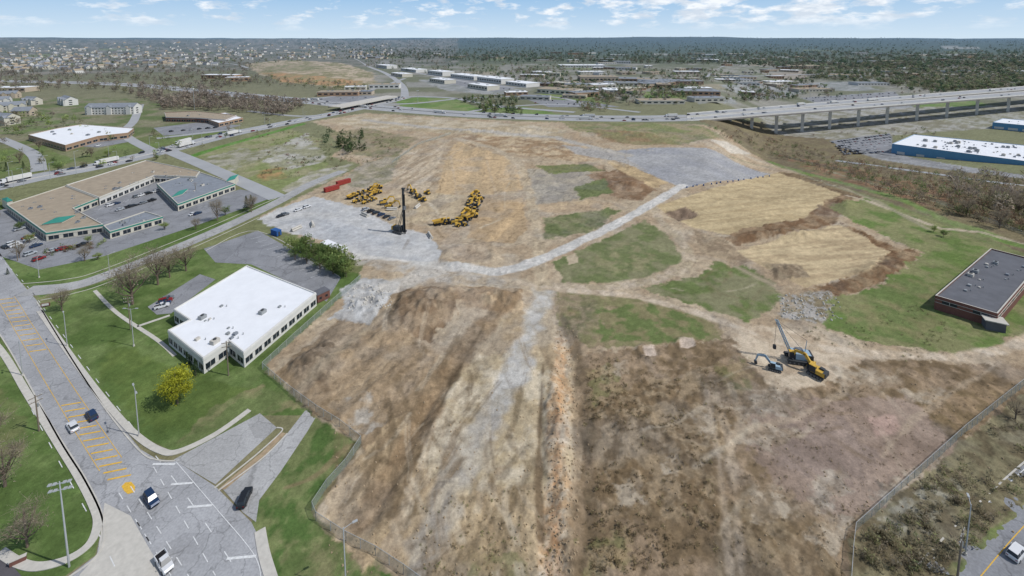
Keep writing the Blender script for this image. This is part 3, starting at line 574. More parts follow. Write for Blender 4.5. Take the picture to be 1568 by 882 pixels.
def gable(name,base,L,W,h,rh,rot,wall='wallw',rf='greyroof',sto=2):
    mb=MB(); x,y,z=base; c,s=math.cos(rot),math.sin(rot)
    def q(a,b,zz): return (x+a*c-b*s,y+a*s+b*c,z+zz)
    l,w=L/2,W/2
    for f in ((q(-l,-w,0),q(l,-w,0),q(l,-w,h),q(-l,-w,h)),(q(l,w,0),q(-l,w,0),q(-l,w,h),q(l,w,h)),(q(l,-w,0),q(l,w,0),q(l,w,h),q(l,0,h+rh),q(l,-w,h)),(q(-l,w,0),q(-l,-w,0),q(-l,-w,h),q(-l,0,h+rh),q(-l,w,h))): mb.poly(f,wall)
    o=.5
    mb.poly([q(-l-o,-w-o,h-.2),q(l+o,-w-o,h-.2),q(l+o,0,h+rh+.1),q(-l-o,0,h+rh+.1)],rf); mb.poly([q(l+o,w+o,h-.2),q(-l-o,w+o,h-.2),q(-l-o,0,h+rh+.1),q(l+o,0,h+rh+.1)],rf)
    k=max(2,int(L/4))
    for f in range(sto):
        for j in range(k):
            a0=-l+(j+.3)*L/k; a1=-l+(j+.7)*L/k; zb=1+f*(h-.4)/sto
            for sg in (-1,1): mb.poly([q(a0,sg*(w+.04),zb),q(a1,sg*(w+.04),zb),q(a1,sg*(w+.04),zb+1.4),q(a0,sg*(w+.04),zb+1.4)],'glass')
        for sg in (-1,1): mb.poly([q(sg*(l+.04),-w*.4,1+f*3),q(sg*(l+.04),w*.1,1+f*3),q(sg*(l+.04),w*.1,2.4+f*3),q(sg*(l+.04),-w*.4,2.4+f*3)],'glass')
    if name:
        if L>22:
            for t in (-.5,0,.5):
                bx=t*L*.8
                mb.hexa([q(bx-3,-w-1.5,0),q(bx+3,-w-1.5,0),q(bx+3,-w,0),q(bx-3,-w,0)],[q(bx-3,-w-1.5,h),q(bx+3,-w-1.5,h),q(bx+3,-w,h),q(bx-3,-w,h)],wall)
                mb.poly([q(bx-3,-w-1.5,h),q(bx+3,-w-1.5,h),q(bx,-w-1.5,h+2.4)],wall); mb.poly([q(bx-3.4,-w-1.8,h-.2),q(bx,-w-1.8,h+2.6),q(bx,-w*.3,h+2.6),q(bx-3.4,-w*.3,h-.2)],rf); mb.poly([q(bx+3.4,-w-1.8,h-.2),q(bx,-w-1.8,h+2.6),q(bx,-w*.3,h+2.6),q(bx+3.4,-w*.3,h-.2)],rf)
        return mb.obj(name)
    return mb
for u,v,L,W,h,rot,w in [(175,174,60,16,10,.1,'wallw'),(105,160,36,15,9,-.6,'wallw'),(20,170,26,14,9,.7,'wallc'),(38,178,20,13,8,.2,'beige'),(8,190,26,14,9,-.2,'wallc'),(12,150,30,14,8,.3,'beige'),(-30,185,34,14,8,.3,'wallc'),(50,160,24,13,8,-.3,'wallc'),(0,160,24,13,8,.5,'wallw')]:
    gable('apartment_building',P(u,v),L,W,h,4.5,rot,w,'greyroof',3 if h>8 else 2)
allm=MB()
for i in range(900):
    u=random.uniform(-380,600); v=60+random.uniform(10,52)
    if u>330 and v>92: continue
    if u>150 and v>104: continue
    p=P(u,v); z=float(sst(p.y,3500,11000))*100; s=1+p.y/9000
    g_=gable(None,(p.x,p.y,p.z+z),random.uniform(12,20)*s,10*s,random.uniform(5.5,7)*s,3.8*s,random.uniform(0,3.1),random.choice(['wallw','wallw','wallc','beige']),random.choice(['greyroof','greyroof','darkroof','tanroof']),1)
    n0=len(allm.V); allm.V+=g_.V; allm.F+=[tuple(a+n0 for a in f) for f in g_.F]; allm.M+=g_.M
allm.obj('distant_houses')
def flat(u,v,L,W,h,rot=0,**k):
    p=P(u,v); c,s=math.cos(rot),math.sin(rot); z0=p.z
    mb=MB(); mb.box((p.x,p.y,z0+h/2),(L,W,h),k.get('wall','wallc'),rot,k.get('rf','wroof'))
    n=max(3,int(L/9))
    for j in range(n):
        o=-L/2+(j+.5)*L/n; mb.box((p.x+o*c,p.y+o*s,z0+h*.5),(L/n*.6,W+.2,h*.3),'glass',rot)
    for j in range(3): o=random.uniform(-.4,.4)*L; mb.box((p.x+o*c,p.y+o*s,z0+h+.5),(4,4,1),'hv',rot)
    mb.box((p.x,p.y,z0+h-.35),(L+.5,W+.5,.5),k.get('fas') or random.choice(['wallw','greyroof','wallc']),rot)
    return mb.obj(k.get('name','distant_commercial_building'))
for k in range(6):
    q_=ln((592,104),(800,131),k/5.); q2=ln((584,112),(740,136),k/5.)
    flat(q_[0],q_[1],(92,105,84,110,96,70)[k],38,(11,9,12,10,11,8)[k],-.9,wall='wallw',rf='wroof',fas='wallw')
    if k%2: flat(q2[0],q2[1],70,30,9,-.9,wall='wallc',rf='wroof')
for u,v,L,W,h,r_ in [(590,135,60,30,9,.1),(520,146,70,26,8,.1),(545,138,40,20,8,.2),(340,120,90,30,10,-.1),(365,124,50,25,10,.3),(15,140,80,30,9,.1),(820,152,50,22,6,-.2),(880,150,40,20,6,-.3),(860,143,50,22,6,0),(790,145,40,22,6,.2),
    (915,124,90,50,12,0),(1000,132,60,40,8,.1),(1040,128,90,50,8,0),(1080,155,50,26,7,.1),(1130,121,80,50,9,.1),(950,131,70,35,8,-.1),(1190,128,80,40,8,.2),(1240,140,90,40,8,.1),(1330,130,90,40,8,0),(1560,96,140,60,10,0),(1230,104,130,60,10,0),(1010,158,70,26,6,0),(890,103,160,60,9,0),(1290,118,130,50,9,0)]:
    flat(u,v,L,W,h,r_,wall=random.choice(['wallc','beige','tanbrick','wallw']),rf=random.choice(['wroof','wroof','greyroof','tanroof']))
for i in range(190):
    u=random.uniform(560,1750); v=random.uniform(80,152)
    if 570<u<800 and v>98: continue
    if u>1240 and v>118: continue
    s=1 if v>100 else 1.4
    flat(u,v,random.uniform(22,80)*s,random.uniform(16,42)*s,random.uniform(5,9)*s,random.uniform(-.6,.6),wall=random.choice(['wallc','beige','tanbrick','wallw']),rf=random.choice(['wroof','greyroof','greyroof','tanroof','wallc']))
def small(name,u,v,L,W,h,rot,wall,rf):
    mb=MB(); mb.box((0,0,h/2+.3),(L,W,h),wall,0,rf)
    for k in range(int(L/2.4)):
        for s in (-1,1): mb.box((-L/2+1.2+k*2.4,s*(W/2+.02),h*.6),(.9,.06,.8),'glass' if 'container' not in name else wall)
    for k in range(int(L/1.2)):
        for s in (-1,1): mb.box((-L/2+.6+k*1.2,s*(W/2+.03),h/2+.3),(.08,.05,h-.3),wall)
    mb.box((0,0,h+.36),(L+.2,W+.2,.1),rf); mb.box((L/2+.05,0,1.3),(.08,.9,2),'drk'); mb.box((0,0,.15),(L*.9,W*.8,.3),'black')
    return mb.obj(name,P(u,v),rot)
small('site_trailer',512,386,16,4,3,-.62,'wallw','wroof'); small('shipping_container',508,292,10,2.6,2.6,.9,'red','red'); small('shipping_container',526,282,10,2.6,2.6,.9,'red','red'); small('shipping_container',423,360,5,2.6,2.6,-.5,'cblue','cblue'); small('brick_shed',492,458,5,4,3,.9,'brick','darkroof')
# ------------------------------------------------------------------ vehicles
PC={'w':C(228,228,228),'k':C(38,40,44),'g':C(120,124,128),'s':C(180,184,188),'b':C(36,58,90),'r':C(140,34,30)}
for k,c in PC.items(): MATL.append(mat('car_paint_'+k,c,.35,.03,1,.1,.4)); MI['cp'+k]=len(MATL)-1
def car_mesh(col,kind='sedan'):
    mb=MB(); m='cp'+col; suv=kind!='sedan'; L=2.35; hb=.95 if not suv else 1.08; top=1.45 if not suv else 1.78
    xs=[-L,-L+.12,-1.5,0,1.2,2.1,L]; zl=[.45,.3,.28,.28,.28,.3,.42]; zh=[.78,hb,hb+.02,hb,hb-.02,hb-.12,.68]; hw=[.74,.88,.93,.93,.93,.88,.7]
    S=[]
    for x,a,t,w in zip(xs,zl,zh,hw): S.append([(x,-w,a),(x,-w,a+(t-a)*.62),(x,-w*.9,t),(x,w*.9,t),(x,w,a+(t-a)*.62),(x,w,a)])
    for A,B in zip(S[:-1],S[1:]):
        for i in range(6): j=(i+1)%6; mb.poly([A[i],B[i],B[j],A[j]],m)
    mb.poly(S[0],m); mb.poly(S[-1][::-1],m)
    x0,x1,x2,x3=(-1.75,-1.15,.35,1.05) if not suv else (-2.2,-1.95,.35,1.05)
    if kind=='pickup': x0,x1,x2,x3=(-.55,-.4,.5,1.15)
    B=[(x0,-.8,hb),(x3,-.8,hb-.02),(x3,.8,hb-.02),(x0,.8,hb)]; T_=[(x1,-.62,top-.06),(x2,-.62,top-.06),(x2,.62,top-.06),(x1,.62,top-.06)]
    mb.hexa(B,T_,'glass'); mb.box(((x1+x2)/2,0,top-.03),(x2-x1+.08,1.3,.07),m)
    for xx in ((x1+x2)/2,):
        for s in (-1,1): mb.hexa([(xx-.06,s*.81,hb),(xx+.06,s*.81,hb),(xx+.06,s*.83,hb),(xx-.06,s*.83,hb)],[(xx-.06,s*.63,top-.05),(xx+.06,s*.63,top-.05),(xx+.06,s*.66,top-.05),(xx-.06,s*.66,top-.05)],m)
    if kind=='pickup': mb.box((-1.45,0,hb+.03),(1.6,1.45,.04),'black'); [mb.box((-1.4,s*.86,hb+.1),(1.85,.1,.24),m) for s in (-1,1)]; mb.box((-2.3,0,hb+.1),(.08,1.6,.24),m)
    for x in (-1.42,1.42):
        for s in (-1,1): mb.cyl((x,s*.74,.34),(x,s*.95,.34),.35,.35,'black',12); mb.cyl((x,s*.95,.34),(x,s*.965,.34),.2,.2,'chrome',8)
    for s in (-1,1): mb.box((L-.06,s*.58,.66),(.1,.34,.14),'head'); mb.box((-L+.06,s*.62,.76),(.12,.28,.16),'tail'); mb.box((.75,s*1.0,hb+.05),(.14,.16,.12),m)
    mb.box((L-.02,0,.45),(.08,1.2,.16),'black')
    return mb.mesh('car')
CM={(c,k):car_mesh(c,k) for c in PC for k in ('sedan','suv')}; CM[('w','pickup')]=car_mesh('w','pickup'); CM[('k','pickup')]=car_mesh('k','pickup'); CK=list(CM)
def car(u,v,rot,c=None,k='sedan',z=.06,name='car'):
    key=(c,k) if c else random.choice(CK); p=P(u,v,z); return inst(name if key[1]!='pickup' else 'pickup_truck',CM[key],p,rot)
def semi():
    mb=MB(); mb.box((-2.6,0,2.4),(13,2.5,2.8),'wallw'); mb.box((-2.6,0,.9),(12.4,1.6,.3),'drk'); mb.box((5.6,0,1.9),(2.3,2.4,2.6),'cpw',0,None,.92); mb.box((7.2,0,1.2),(1.4,2.1,1.1),'cpw'); mb.box((6.55,0,2.4),(.6,2.0,.8),'glass')
    for x in (-8,-6.8,3.6,4.8,7.2):
        for s in (-1,1): mb.cyl((x,s*.9,.5),(x,s*1.25,.5),.5,.5,'black',10)
    return mb.mesh('semi_truck')
SEMI=semi()
R=hd(112,655,140,700)
car(112,656,R+3.14,'w'); car(141,639,R+3.14,'b','suv'); car(232,768,R,'b','suv'); car(375,766,hd(375,766,395,720),'k','suv',.09); car(252,866,R,'w','pickup'); car(8,380,-.4,'k'); car(1556,850,hd(1500,885,1568,806),'w','suv')
for i in range(170):
    if i<90: L_,of=HW,random.choice([-18,-14,-10,-6,6,10,14,18]); lo=20
    else: L_,of=ART,random.choice([-10,-7,-3.5,3.5,7,10]); lo=8
    Lo=offs(L_,of*.95); k=random.randrange(lo,len(Lo)-1); p=Lo[k].lerp(Lo[k+1],random.random()); d=Lo[k+1]-Lo[k]; rot=math.atan2(d.y,d.x)+(3.14 if of>0 else 0)
    p=Vector((p.x,p.y,p.z+.12))
    if random.random()<.1: inst('semi_truck',SEMI,p,rot)
    else: inst('car',CM[random.choice(CK)],p,rot)
for i in range(70):
    t=random.random()**1.3; s=random.uniform(.2,.85); (a0,a1),(b0,b1)=DK[random.choice([0,1])]
    q_=ln(ln(a0,b0,t),ln(a1,b1,t),s); p=Vector(Gz(q_[0],q_[1],.35)); t2=t+.02; q2=ln(ln(a0,b0,t2),ln(a1,b1,t2),s); p2=Vector(Gz(q2[0],q2[1],.35)); rot=math.atan2(p2.y-p.y,p2.x-p.x)
    if random.random()<.15: inst('semi_truck',SEMI,p,rot)
    else: inst('car',CM[random.choice(CK)],p,rot)
def row(a,b,n,rot,prob=.7,z=.1):
    for i in range(n):
        if random.random()<prob:
            q_=ln(a,b,i/(n-1)); car(q_[0],q_[1],rot+random.uniform(-.04,.04),z=z,name='parked_car')
for k in range(7): row((1275+k*3,219+k*3.0),(1362,207+k*4.4),20,1.3,.75,.3)
for k in range(5): row((1235+k*10,151+k*3.6),(1370+k*4,143+k*4),30,1.3,.6,.3)
for a,b in [((160,318),(250,292)),((170,326),(240,306)),((30,352),(62,384)),((75,386),(140,374)),((15,372),(60,398)),((262,334),(330,324)),((210,302),(268,286))]: row(a,b,11,1.2,.35)
for a,b in [((70,212),(140,218)),((90,218),(150,224)),((250,203),(330,196)),((480,153),(560,150)),((820,158),(930,162)),((830,154),(900,157)),((670,122),(780,137))]: row(a,b,14,1.3,.5,.15)
row((256,459),(248,471),4,.6,.8)
row((560,322),(600,336),6,.9,.8); row((430,332),(470,318),7,.9,.5)
# ------------------------------------------------------------------ construction machines
def tracks(mb,L=4.4,g=2.4,w=.6,h=.95,m='drk'):
    for s in (-1,1):
        pr=[(-L/2,h*.5),(-L/2+.3,h*.95),(L/2-.3,h*.95),(L/2,h*.5),(L/2-.35,.05),(-L/2+.35,.05)]
        mb.prof(pr,s*g/2-w/2,s*g/2+w/2,m)
        for k in range(5): mb.cyl((-L/2+.6+k*(L-1.2)/4,s*g/2-w/2-.04,.4),(-L/2+.6+k*(L-1.2)/4,s*g/2+w/2+.04,.4),.26,.26,'chrome',8)
    mb.box((0,0,.75),(L*.5,g,.4),m)
def beam(mb,a,b,w,h0,h1,m):
    a=Vector(a);b=Vector(b);d=(b-a).normalized(); up=Vector((0,1,0)).cross(d)*-1
    if up.z<0: up=-up
    y=Vector((0,w/2,0))
    mb.hexa([a-y-up*h0,a+y-up*h0,a+y+up*h0,a-y+up*h0],[b-y-up*h1,b+y-up*h1,b+y+up*h1,b-y+up*h1],m)
def excav(m='cat'):
    mb=MB(); tracks(mb); mb.cyl((0,0,.95),(0,0,1.2),1,1,'drk',12)
    mb.box((-.6,0,1.75),(3.6,2.7,1.1),m,0,None,.96); mb.box((-2.2,0,1.75),(.9,2.7,1.2),'drk',0,None,.9); mb.box((.7,.85,2.2),(1.7,1.0,1.9),'glass',0,None,.9); mb.box((.7,.85,3.2),(1.75,1.05,.12),m); mb.box((-1.2,-.5,2.5),(1.4,1.2,.5),'drk',0,None,.8)
    beam(mb,(1.,-.3,1.7),(3.4,-.3,4.6),.5,.35,.42,m); beam(mb,(3.3,-.3,4.5),(5.8,-.3,4.1),.5,.42,.25,m); beam(mb,(5.7,-.3,4.3),(6.5,-.3,1.6),.4,.32,.18,m)
    mb.cyl((1.6,-.3,2.1),(3.2,-.3,3.7),.12,.09,'chrome'); mb.cyl((3.6,-.3,5.0),(5.9,-.3,4.7),.12,.09,'chrome')
    mb.prof([(6.4,1.7),(7.0,1.3),(6.8,.5),(6.0,.4),(5.8,.9),(6.1,1.4)],-.9,.3,'drk'); return mb.mesh('excavator')
def loader():
    mb=MB()
    for x in (-1.7,1.7):
        for s in (-1,1): mb.cyl((x,s*.85,.85),(x,s*1.45,.85),.85,.85,'black',14); mb.cyl((x,s*1.45,.85),(x,s*1.48,.85),.4,.4,'cat',8)
    mb.box((-1.8,0,1.65),(3,1.7,1.1),'cat',0,None,.92); mb.box((1.1,0,1.1),(2.4,1.2,.8),'drk'); mb.box((-.1,0,2.6),(1.5,1.4,1.6),'glass',0,None,.88); mb.box((-.1,0,3.45),(1.5,1.5,.12),'cat')
    for s in (-.5,.5): beam(mb,(.9,s,2),(3.3,s,.8),.25,.22,.18,'cat')
    mb.prof([(3.3,.1),(4.4,.1),(4.3,.25),(3.5,.5),(3.6,1.3),(3.3,1.3)],-1.5,1.5,'chrome'); return mb.mesh('wheel_loader')
def dumper():
    mb=MB()
    for x in (-3.2,-1.5,2.9):
        for s in (-1,1): mb.cyl((x,s*.85,.9),(x,s*1.5,.9),.9,.9,'black',14)
    mb.box((3.2,0,1.7),(2.6,2.,1.1),'cat',0,None,.9); mb.box((1.7,0,2.4),(1.3,1.9,1.9),'glass',0,None,.9); mb.box((1.7,0,3.4),(1.4,2,.12),'cat'); mb.box((-1.5,0,1.2),(6,1,.4),'drk')
    b_=[(-4.2,-1.1,1.5),(.6,-1.1,1.5),(.6,1.1,1.5),(-4.2,1.1,1.5)]; t_=[(-5.,-1.6,2.9),(.9,-1.6,3.1),(.9,1.6,3.1),(-5.,1.6,2.9)]
    for i in range(4): j=(i+1)%4; mb.poly([b_[i],b_[j],t_[j],t_[i]],'cat')
    mb.poly([(-4.3,-1.15,1.9),(.6,-1.15,1.9),(.6,1.15,1.9),(-4.3,1.15,1.9)],'drk'); mb.box((1,0,3.15),(.5,3.1,.15),'cat'); return mb.mesh('articulated_dump_truck')
def dozer():
    mb=MB(); tracks(mb,3.8,2.2,.6,1.1); mb.box((.7,0,1.6),(2.1,1.3,1.),'cat',0,None,.9); mb.box((-.9,0,2.1),(1.5,1.5,1.7),'glass',0,None,.9); mb.box((-.9,0,3),(1.6,1.6,.12),'cat'); mb.box((-2.0,0,1.4),(.7,1.6,.9),'cat')
    mb.prof([(2.6,.1),(2.85,.1),(2.7,.7),(2.85,1.4),(2.6,1.35),(2.45,.7)],-1.7,1.7,'cat'); [mb.box((1.6,s*1.45,.6),(2.2,.18,.25),'cat') for s in (-1,1)]; return mb.mesh('bulldozer')
EX,LO,DU,DO=excav(),loader(),dumper(),dozer(); EXB=excav('lblue')
NM={id(EX):'excavator',id(LO):'wheel_loader',id(DU):'articulated_dump_truck',id(DO):'bulldozer'}
def mach(me,u,v,rot,sc=1): inst(NM.get(id(me),'excavator'),me,PG(u,v,.05),rot,sc)
for i,(u,v) in enumerate([(540,303),(549,299),(558,295),(568,292),(577,290),(547,309),(557,305),(567,301),(576,297),(560,311),(571,307)]): mach([DU,LO,DO,EX][i%4],u,v,.9+random.uniform(-.3,.3),.9)
for i,(u,v) in enumerate([(676,343),(687,342),(698,342),(710,338),(715,330),(717,322),(720,314),(724,307),(728,300),(734,306),(731,316),(727,326),(722,335),(706,346)]): mach([DU,LO,EX,LO][i%4],u,v,(.2 if v>336 else 1.1)+random.uniform(-.3,.3),1.0)
for u,v in [(640,303),(648,308),(655,297),(596,318),(588,312),(632,296)]: mach(random.choice([LO,DO,EX]),u,v,random.uniform(0,3))
mach(EX,1250,575,2.2,1.05); mach(DO,1243,566,1.2,.9); mach(EXB,1186,566,2.7,.8)
mb=MB(); tracks(mb,6,3.6,.9,1.2); mb.box((-1,0,2.2),(5.5,3.1,1.8),'lblue',0,None,.95); mb.box((-3.6,0,2.1),(1.2,3.3,1.9),'drk'); mb.box((1.6,1.1,2.5),(1.8,1.1,2.2),'glass',0,None,.9); mb.box((1.6,1.1,3.65),(1.9,1.2,.1),'cat'); mb.box((-.8,-.6,3.4),(2,1.4,.6),'chrome')
A=Vector((1.5,0,2)); B=Vector((6.2,0,12.5))
for sx,sy in ((-.4,-.4),(.4,-.4),(.4,.4),(-.4,.4)): mb.cyl(A+Vector((sx,sy,0)),B+Vector((sx*.7,sy*.7,0)),.16,.14,'lblue',5)
for k in range(12):
    p=A.lerp(B,k/12);q_=A.lerp(B,(k+1)/12)
    mb.cyl(p+Vector((-.4,-.4,0)),q_+Vector((.4,-.4,0)),.09,.09,'lblue',4); mb.cyl(p+Vector((.4,.4,0)),q_+Vector((-.4,.4,0)),.09,.09,'lblue',4); mb.cyl(p+Vector((-.4,.4,0)),q_+Vector((-.4,-.4,0)),.09,.09,'lblue',4)
mb.cyl((-2,0,3.2),B,.05,.05,'drk',4); mb.cyl(B,(6.3,0,4),.05,.05,'drk',4); mb.box((6.3,0,3.5),(.8,.8,1.2),'drk'); mb.cyl((-2,.6,3),(-2.6,0,7),.12,.1,'lblue',5); mb.cyl((-2.6,0,7),B,.05,.05,'drk',4)
mb.obj('crawler_crane',PG(1219,552),2.9)
mb=MB(); tracks(mb,6,3.8,.9,1.2); mb.box((-1.4,0,2.2),(5.2,3.1,1.8),'drk',0,None,.95); mb.box((1.2,1.2,2.6),(1.6,1.1,2.1),'glass'); mb.box((-3.8,0,2.2),(1,3.2,1.8),'cat')
mb.box((3,0,12.2),(.8,.9,23),'drk'); mb.cyl((3.7,0,.2),(3.7,0,21),.32,.32,'black',8); mb.box((3.5,0,14),(1.3,1.3,2),'chrome'); mb.box((3.2,0,24),(1.8,1,.7),'drk'); mb.cyl((-.5,.7,3),(2.8,.4,13),.18,.14,'drk',6); mb.cyl((-.5,-.7,3),(2.8,-.4,13),.18,.14,'drk',6); mb.cyl((-3,0,3),(3,0,23.6),.05,.05,'drk',4)
mb.obj('drilling_rig',P(612,356),-.5)
bar=MB(); bar.cyl((0,0,0),(0,0,.9),.35,.3,'cblue',10); bar.cyl((0,0,.9),(0,0,1.1),.12,.12,'wallw',8); bar.box((0,0,.05),(.8,.8,.1),'black'); BM=bar.mesh('barrel')
for i in range(15): q_=ln((1052,287),(1176,271),i/14+random.uniform(-.02,.02)); inst('barrel',BM,P(q_[0],q_[1]+random.uniform(-1,1)),0,1.2)
mb=MB(); mb.cyl((-3,0,.5),(3,0,.5),.5,.5,'conc',12); mb.cyl((-3,1.05,.5),(3,1.05,.5),.5,.5,'conc',12); mb.cyl((-3,.52,1.38),(3,.52,1.38),.5,.5,'conc',12); PB=mb.mesh('pipe_stack')
for u,v in [(600,322),(480,345),(455,352),(560,330),(660,362),(640,318)]: inst('pipe_stack',PB,PG(u,v),random.uniform(0,3),1)
# ------------------------------------------------------------------ street furniture
def lamp(u,v,h,rot,arms=1,name='street_lamp'):
    mb=MB(); mb.cyl((0,0,0),(0,0,.6),.3,.25,'conc'); mb.cyl((0,0,.5),(0,0,h),.14,.08,'galv',8)
    for s in ([1] if arms==1 else [1,-1]): mb.cyl((0,0,h-.3),(s*1.6,0,h+.1),.06,.05,'galv',6); mb.box((s*2.0,0,h+.1),(.9,.36,.16),'galv')
    return mb.obj(name,P(u,v),rot)
def upole(u,v,h,rot,name='utility_pole',k=2):
    mb=MB(); mb.cyl((0,0,0),(0,0,h),.19,.12,'wood',8)
    for i in range(k):
        mb.box((0,0,h-.6-i*1.2),(2.6,.12,.14),'wood'); [mb.cyl((x,0,h-.5-i*1.2),(x,0,h-.25-i*1.2),.06,.05,'wallw',6) for x in (-1.2,-.6,.6,1.2)]
    mb.cyl((.3,0,h-3.4),(.3,0,h-2.5),.22,.22,'hv',8); return mb.obj(name,P(u,v),rot)
for u,v,h,r_ in [(213,668,13,2.4),(103,530,11,2.4),(35,575,11,-.6),(205,530,13,0),(530,905,13,.5),(1478,850,11,1),(60,425,9,2),(168,420,9,1)]: lamp(u,v,h,r_,2 if u in (213,205) else 1)
mb=MB(); mb.cyl((0,0,0),(0,0,18),.18,.1,'galv',8)
for z in (17.6,16.3):
    mb.box((0,0,z),(3.2,.12,.12),'galv'); [mb.box((x,0,z+.1),(.55,.5,.2),'galv') for x in (-1.5,-.75,.75,1.5)]
mb.obj('floodlight_pole',P(106,868),.3)
for u,v,h,r_ in [(60,660,10,1),(0,330,10,.3),(27,400,10,.3),(350,575,11,.3),(200,505,12,.3),(476,395,9,.6),(300,300,9,.4),(1466,885,10,.6)]: upole(u,v,h,r_)
for i in range(26):
    L_=offs(ART,15 if i%2 else -15); k=8+int(i*2.5)
    if k<len(L_): p=L_[k]; mb=MB(); mb.cyl((0,0,0),(0,0,12),.16,.09,'galv',6); mb.cyl((0,0,11.8),(2,0,12.2),.07,.05,'galv',5); mb.box((2.2,0,12.2),(.9,.4,.18),'galv'); mb.obj('street_lamp',p,random.choice([1,-2]))
mb=MB(); mb.cyl((0,0,0),(0,0,34),.35,.15,'galv',8); mb.box((0,0,33),(2.4,2.4,.4),'galv'); mb.box((0,0,30),(1.8,1.8,1.6),'wallw'); mb.obj('cell_tower',P(298,168))
for i in range(14):
    p=Vector(P(640+i*75,158-i*.6 if i<7 else 150)); mb=MB(); mb.cyl((0,0,0),(0,0,20),.3,.15,'galv',5); mb.box((0,0,20),(3,3,.4),'galv'); mb.obj('high_mast_light',p)
mb=MB(); mb.box((0,0,.9),(2.6,.3,1.2),'brick'); mb.box((0,-.17,1.0),(2.,.05,.8),'wallw'); mb.obj('monument_sign',P(70,470),.4)
mb=MB(); mb.box((0,0,.5),(2.2,.6,1.),'brick'); mb.box((0,0,1.06),(2.4,.7,.12),'conc'); mb.obj('monument_sign',P(28,862),.6)
def fence(pts,h=2.2,sp=3,m='mesh',name='chain_link_fence'):
    mb=MB(); W=[PG(*p) for p in pts]
    for a,b in zip(W[:-1],W[1:]):
        L_=(b-a).length; k=max(1,int(L_/sp))
        for i in range(k+1):
            p=a.lerp(b,i/k); mb.cyl(p-Vector((0,0,.8)),p+Vector((0,0,h)),.06,.06,'galv',5)
        mb.cyl(a+Vector((0,0,h)),b+Vector((0,0,h)),.04,.04,'galv',4)
        mb.poly([a-Vector((0,0,.3)),b-Vector((0,0,.3)),b+Vector((0,0,h-.03)),a+Vector((0,0,h-.03))],m)
    return mb.obj(name)
fence([(402,565),(450,520),(500,475),(552,428)]); fence([(402,566),(440,600),(484,634),(520,655),(553,680),(530,715),(500,748),(478,782),(484,798),(530,828),(575,852),(618,880),(680,925)])
fence([(1800,455),(1660,545),(1568,590),(1480,662),(1400,733),(1310,815),(1306,850),(1300,940)])
fence([(1180,236),(1290,262),(1440,312),(1568,360),(1700,400)],2,5)
fence([(600,250),(640,222),(690,206)],2,6)
# ------------------------------------------------------------------ vegetation
def tri_tree(n,ls,kind,sd):
    r=np.random.default_rng(sd); d=r.normal(size=(n,3)); d/=np.linalg.norm(d,axis=1)[:,None]; rad=r.uniform(.45,1.,n)[:,None]**.6
    lump=1+.3*np.sin(d[:,:1]*4+sd)+.22*np.cos(d[:,1:2]*5+sd*2)
    c=d*rad*lump*np.array([.34,.34,.36])+np.array([0,0,.62])
    if kind=='con': hh=r.uniform(0,1,n)**1.4; a=r.uniform(0,6.28,n); rr=(1-hh)*.24*r.uniform(.6,1.1,n); c=np.stack([np.cos(a)*rr,np.sin(a)*rr,.1+hh*.88],-1)
    if kind=='bush': c=d*rad*lump*np.array([.55,.55,.5])+np.array([0,0,.35])
    T_=c[:,None,:]+r.normal(size=(n,3,3))*ls*np.array([1,1,.8])
    if kind=='bare':
        o=r.normal(size=(n,3)); tip=c+d*r.uniform(.05,.14,n)[:,None]+np.array([0,0,.05]); base=c*np.array([.55,.55,.8]); w=o*ls*.2
        T_=np.stack([base-w,base+w,tip],1)
        k=n//3; T_[:k]=c[:k,None,:]+r.normal(size=(k,3,3))*ls*np.array([.6,.6,1])
    tr=np.array([[[-.02,0,-.02],[.02,0,-.02],[0,0,.6]],[[0,-.02,-.02],[0,.02,-.02],[0,0,.6]]])
    sh=np.clip(.85+.4*(T_[:,:,2].mean(1)-.55)+r.normal(size=n)*.15,.6,1.35)  # shading put into leaf colour: lower leaves darker, plus random tone
    return np.concatenate([T_,tr]),np.concatenate([sh,[.7,.7]])
def inpoly(px,py,W):
    ins=np.zeros(px.shape,bool)
    for i in range(len(W)):
        a=W[i];b=W[(i+1)%len(W)]
        if a[1]!=b[1]: ins^=((a[1]>py)!=(b[1]>py))&(px<(b[0]-a[0])*(py-a[1])/(b[1]-a[1])+a[0])
    return ins
BARE=(154,142,128); OLV=(142,138,108); GRN=(118,132,86); SPR=(150,164,98); DKG=(84,100,74); RUS=(152,126,106)
KT=1.3
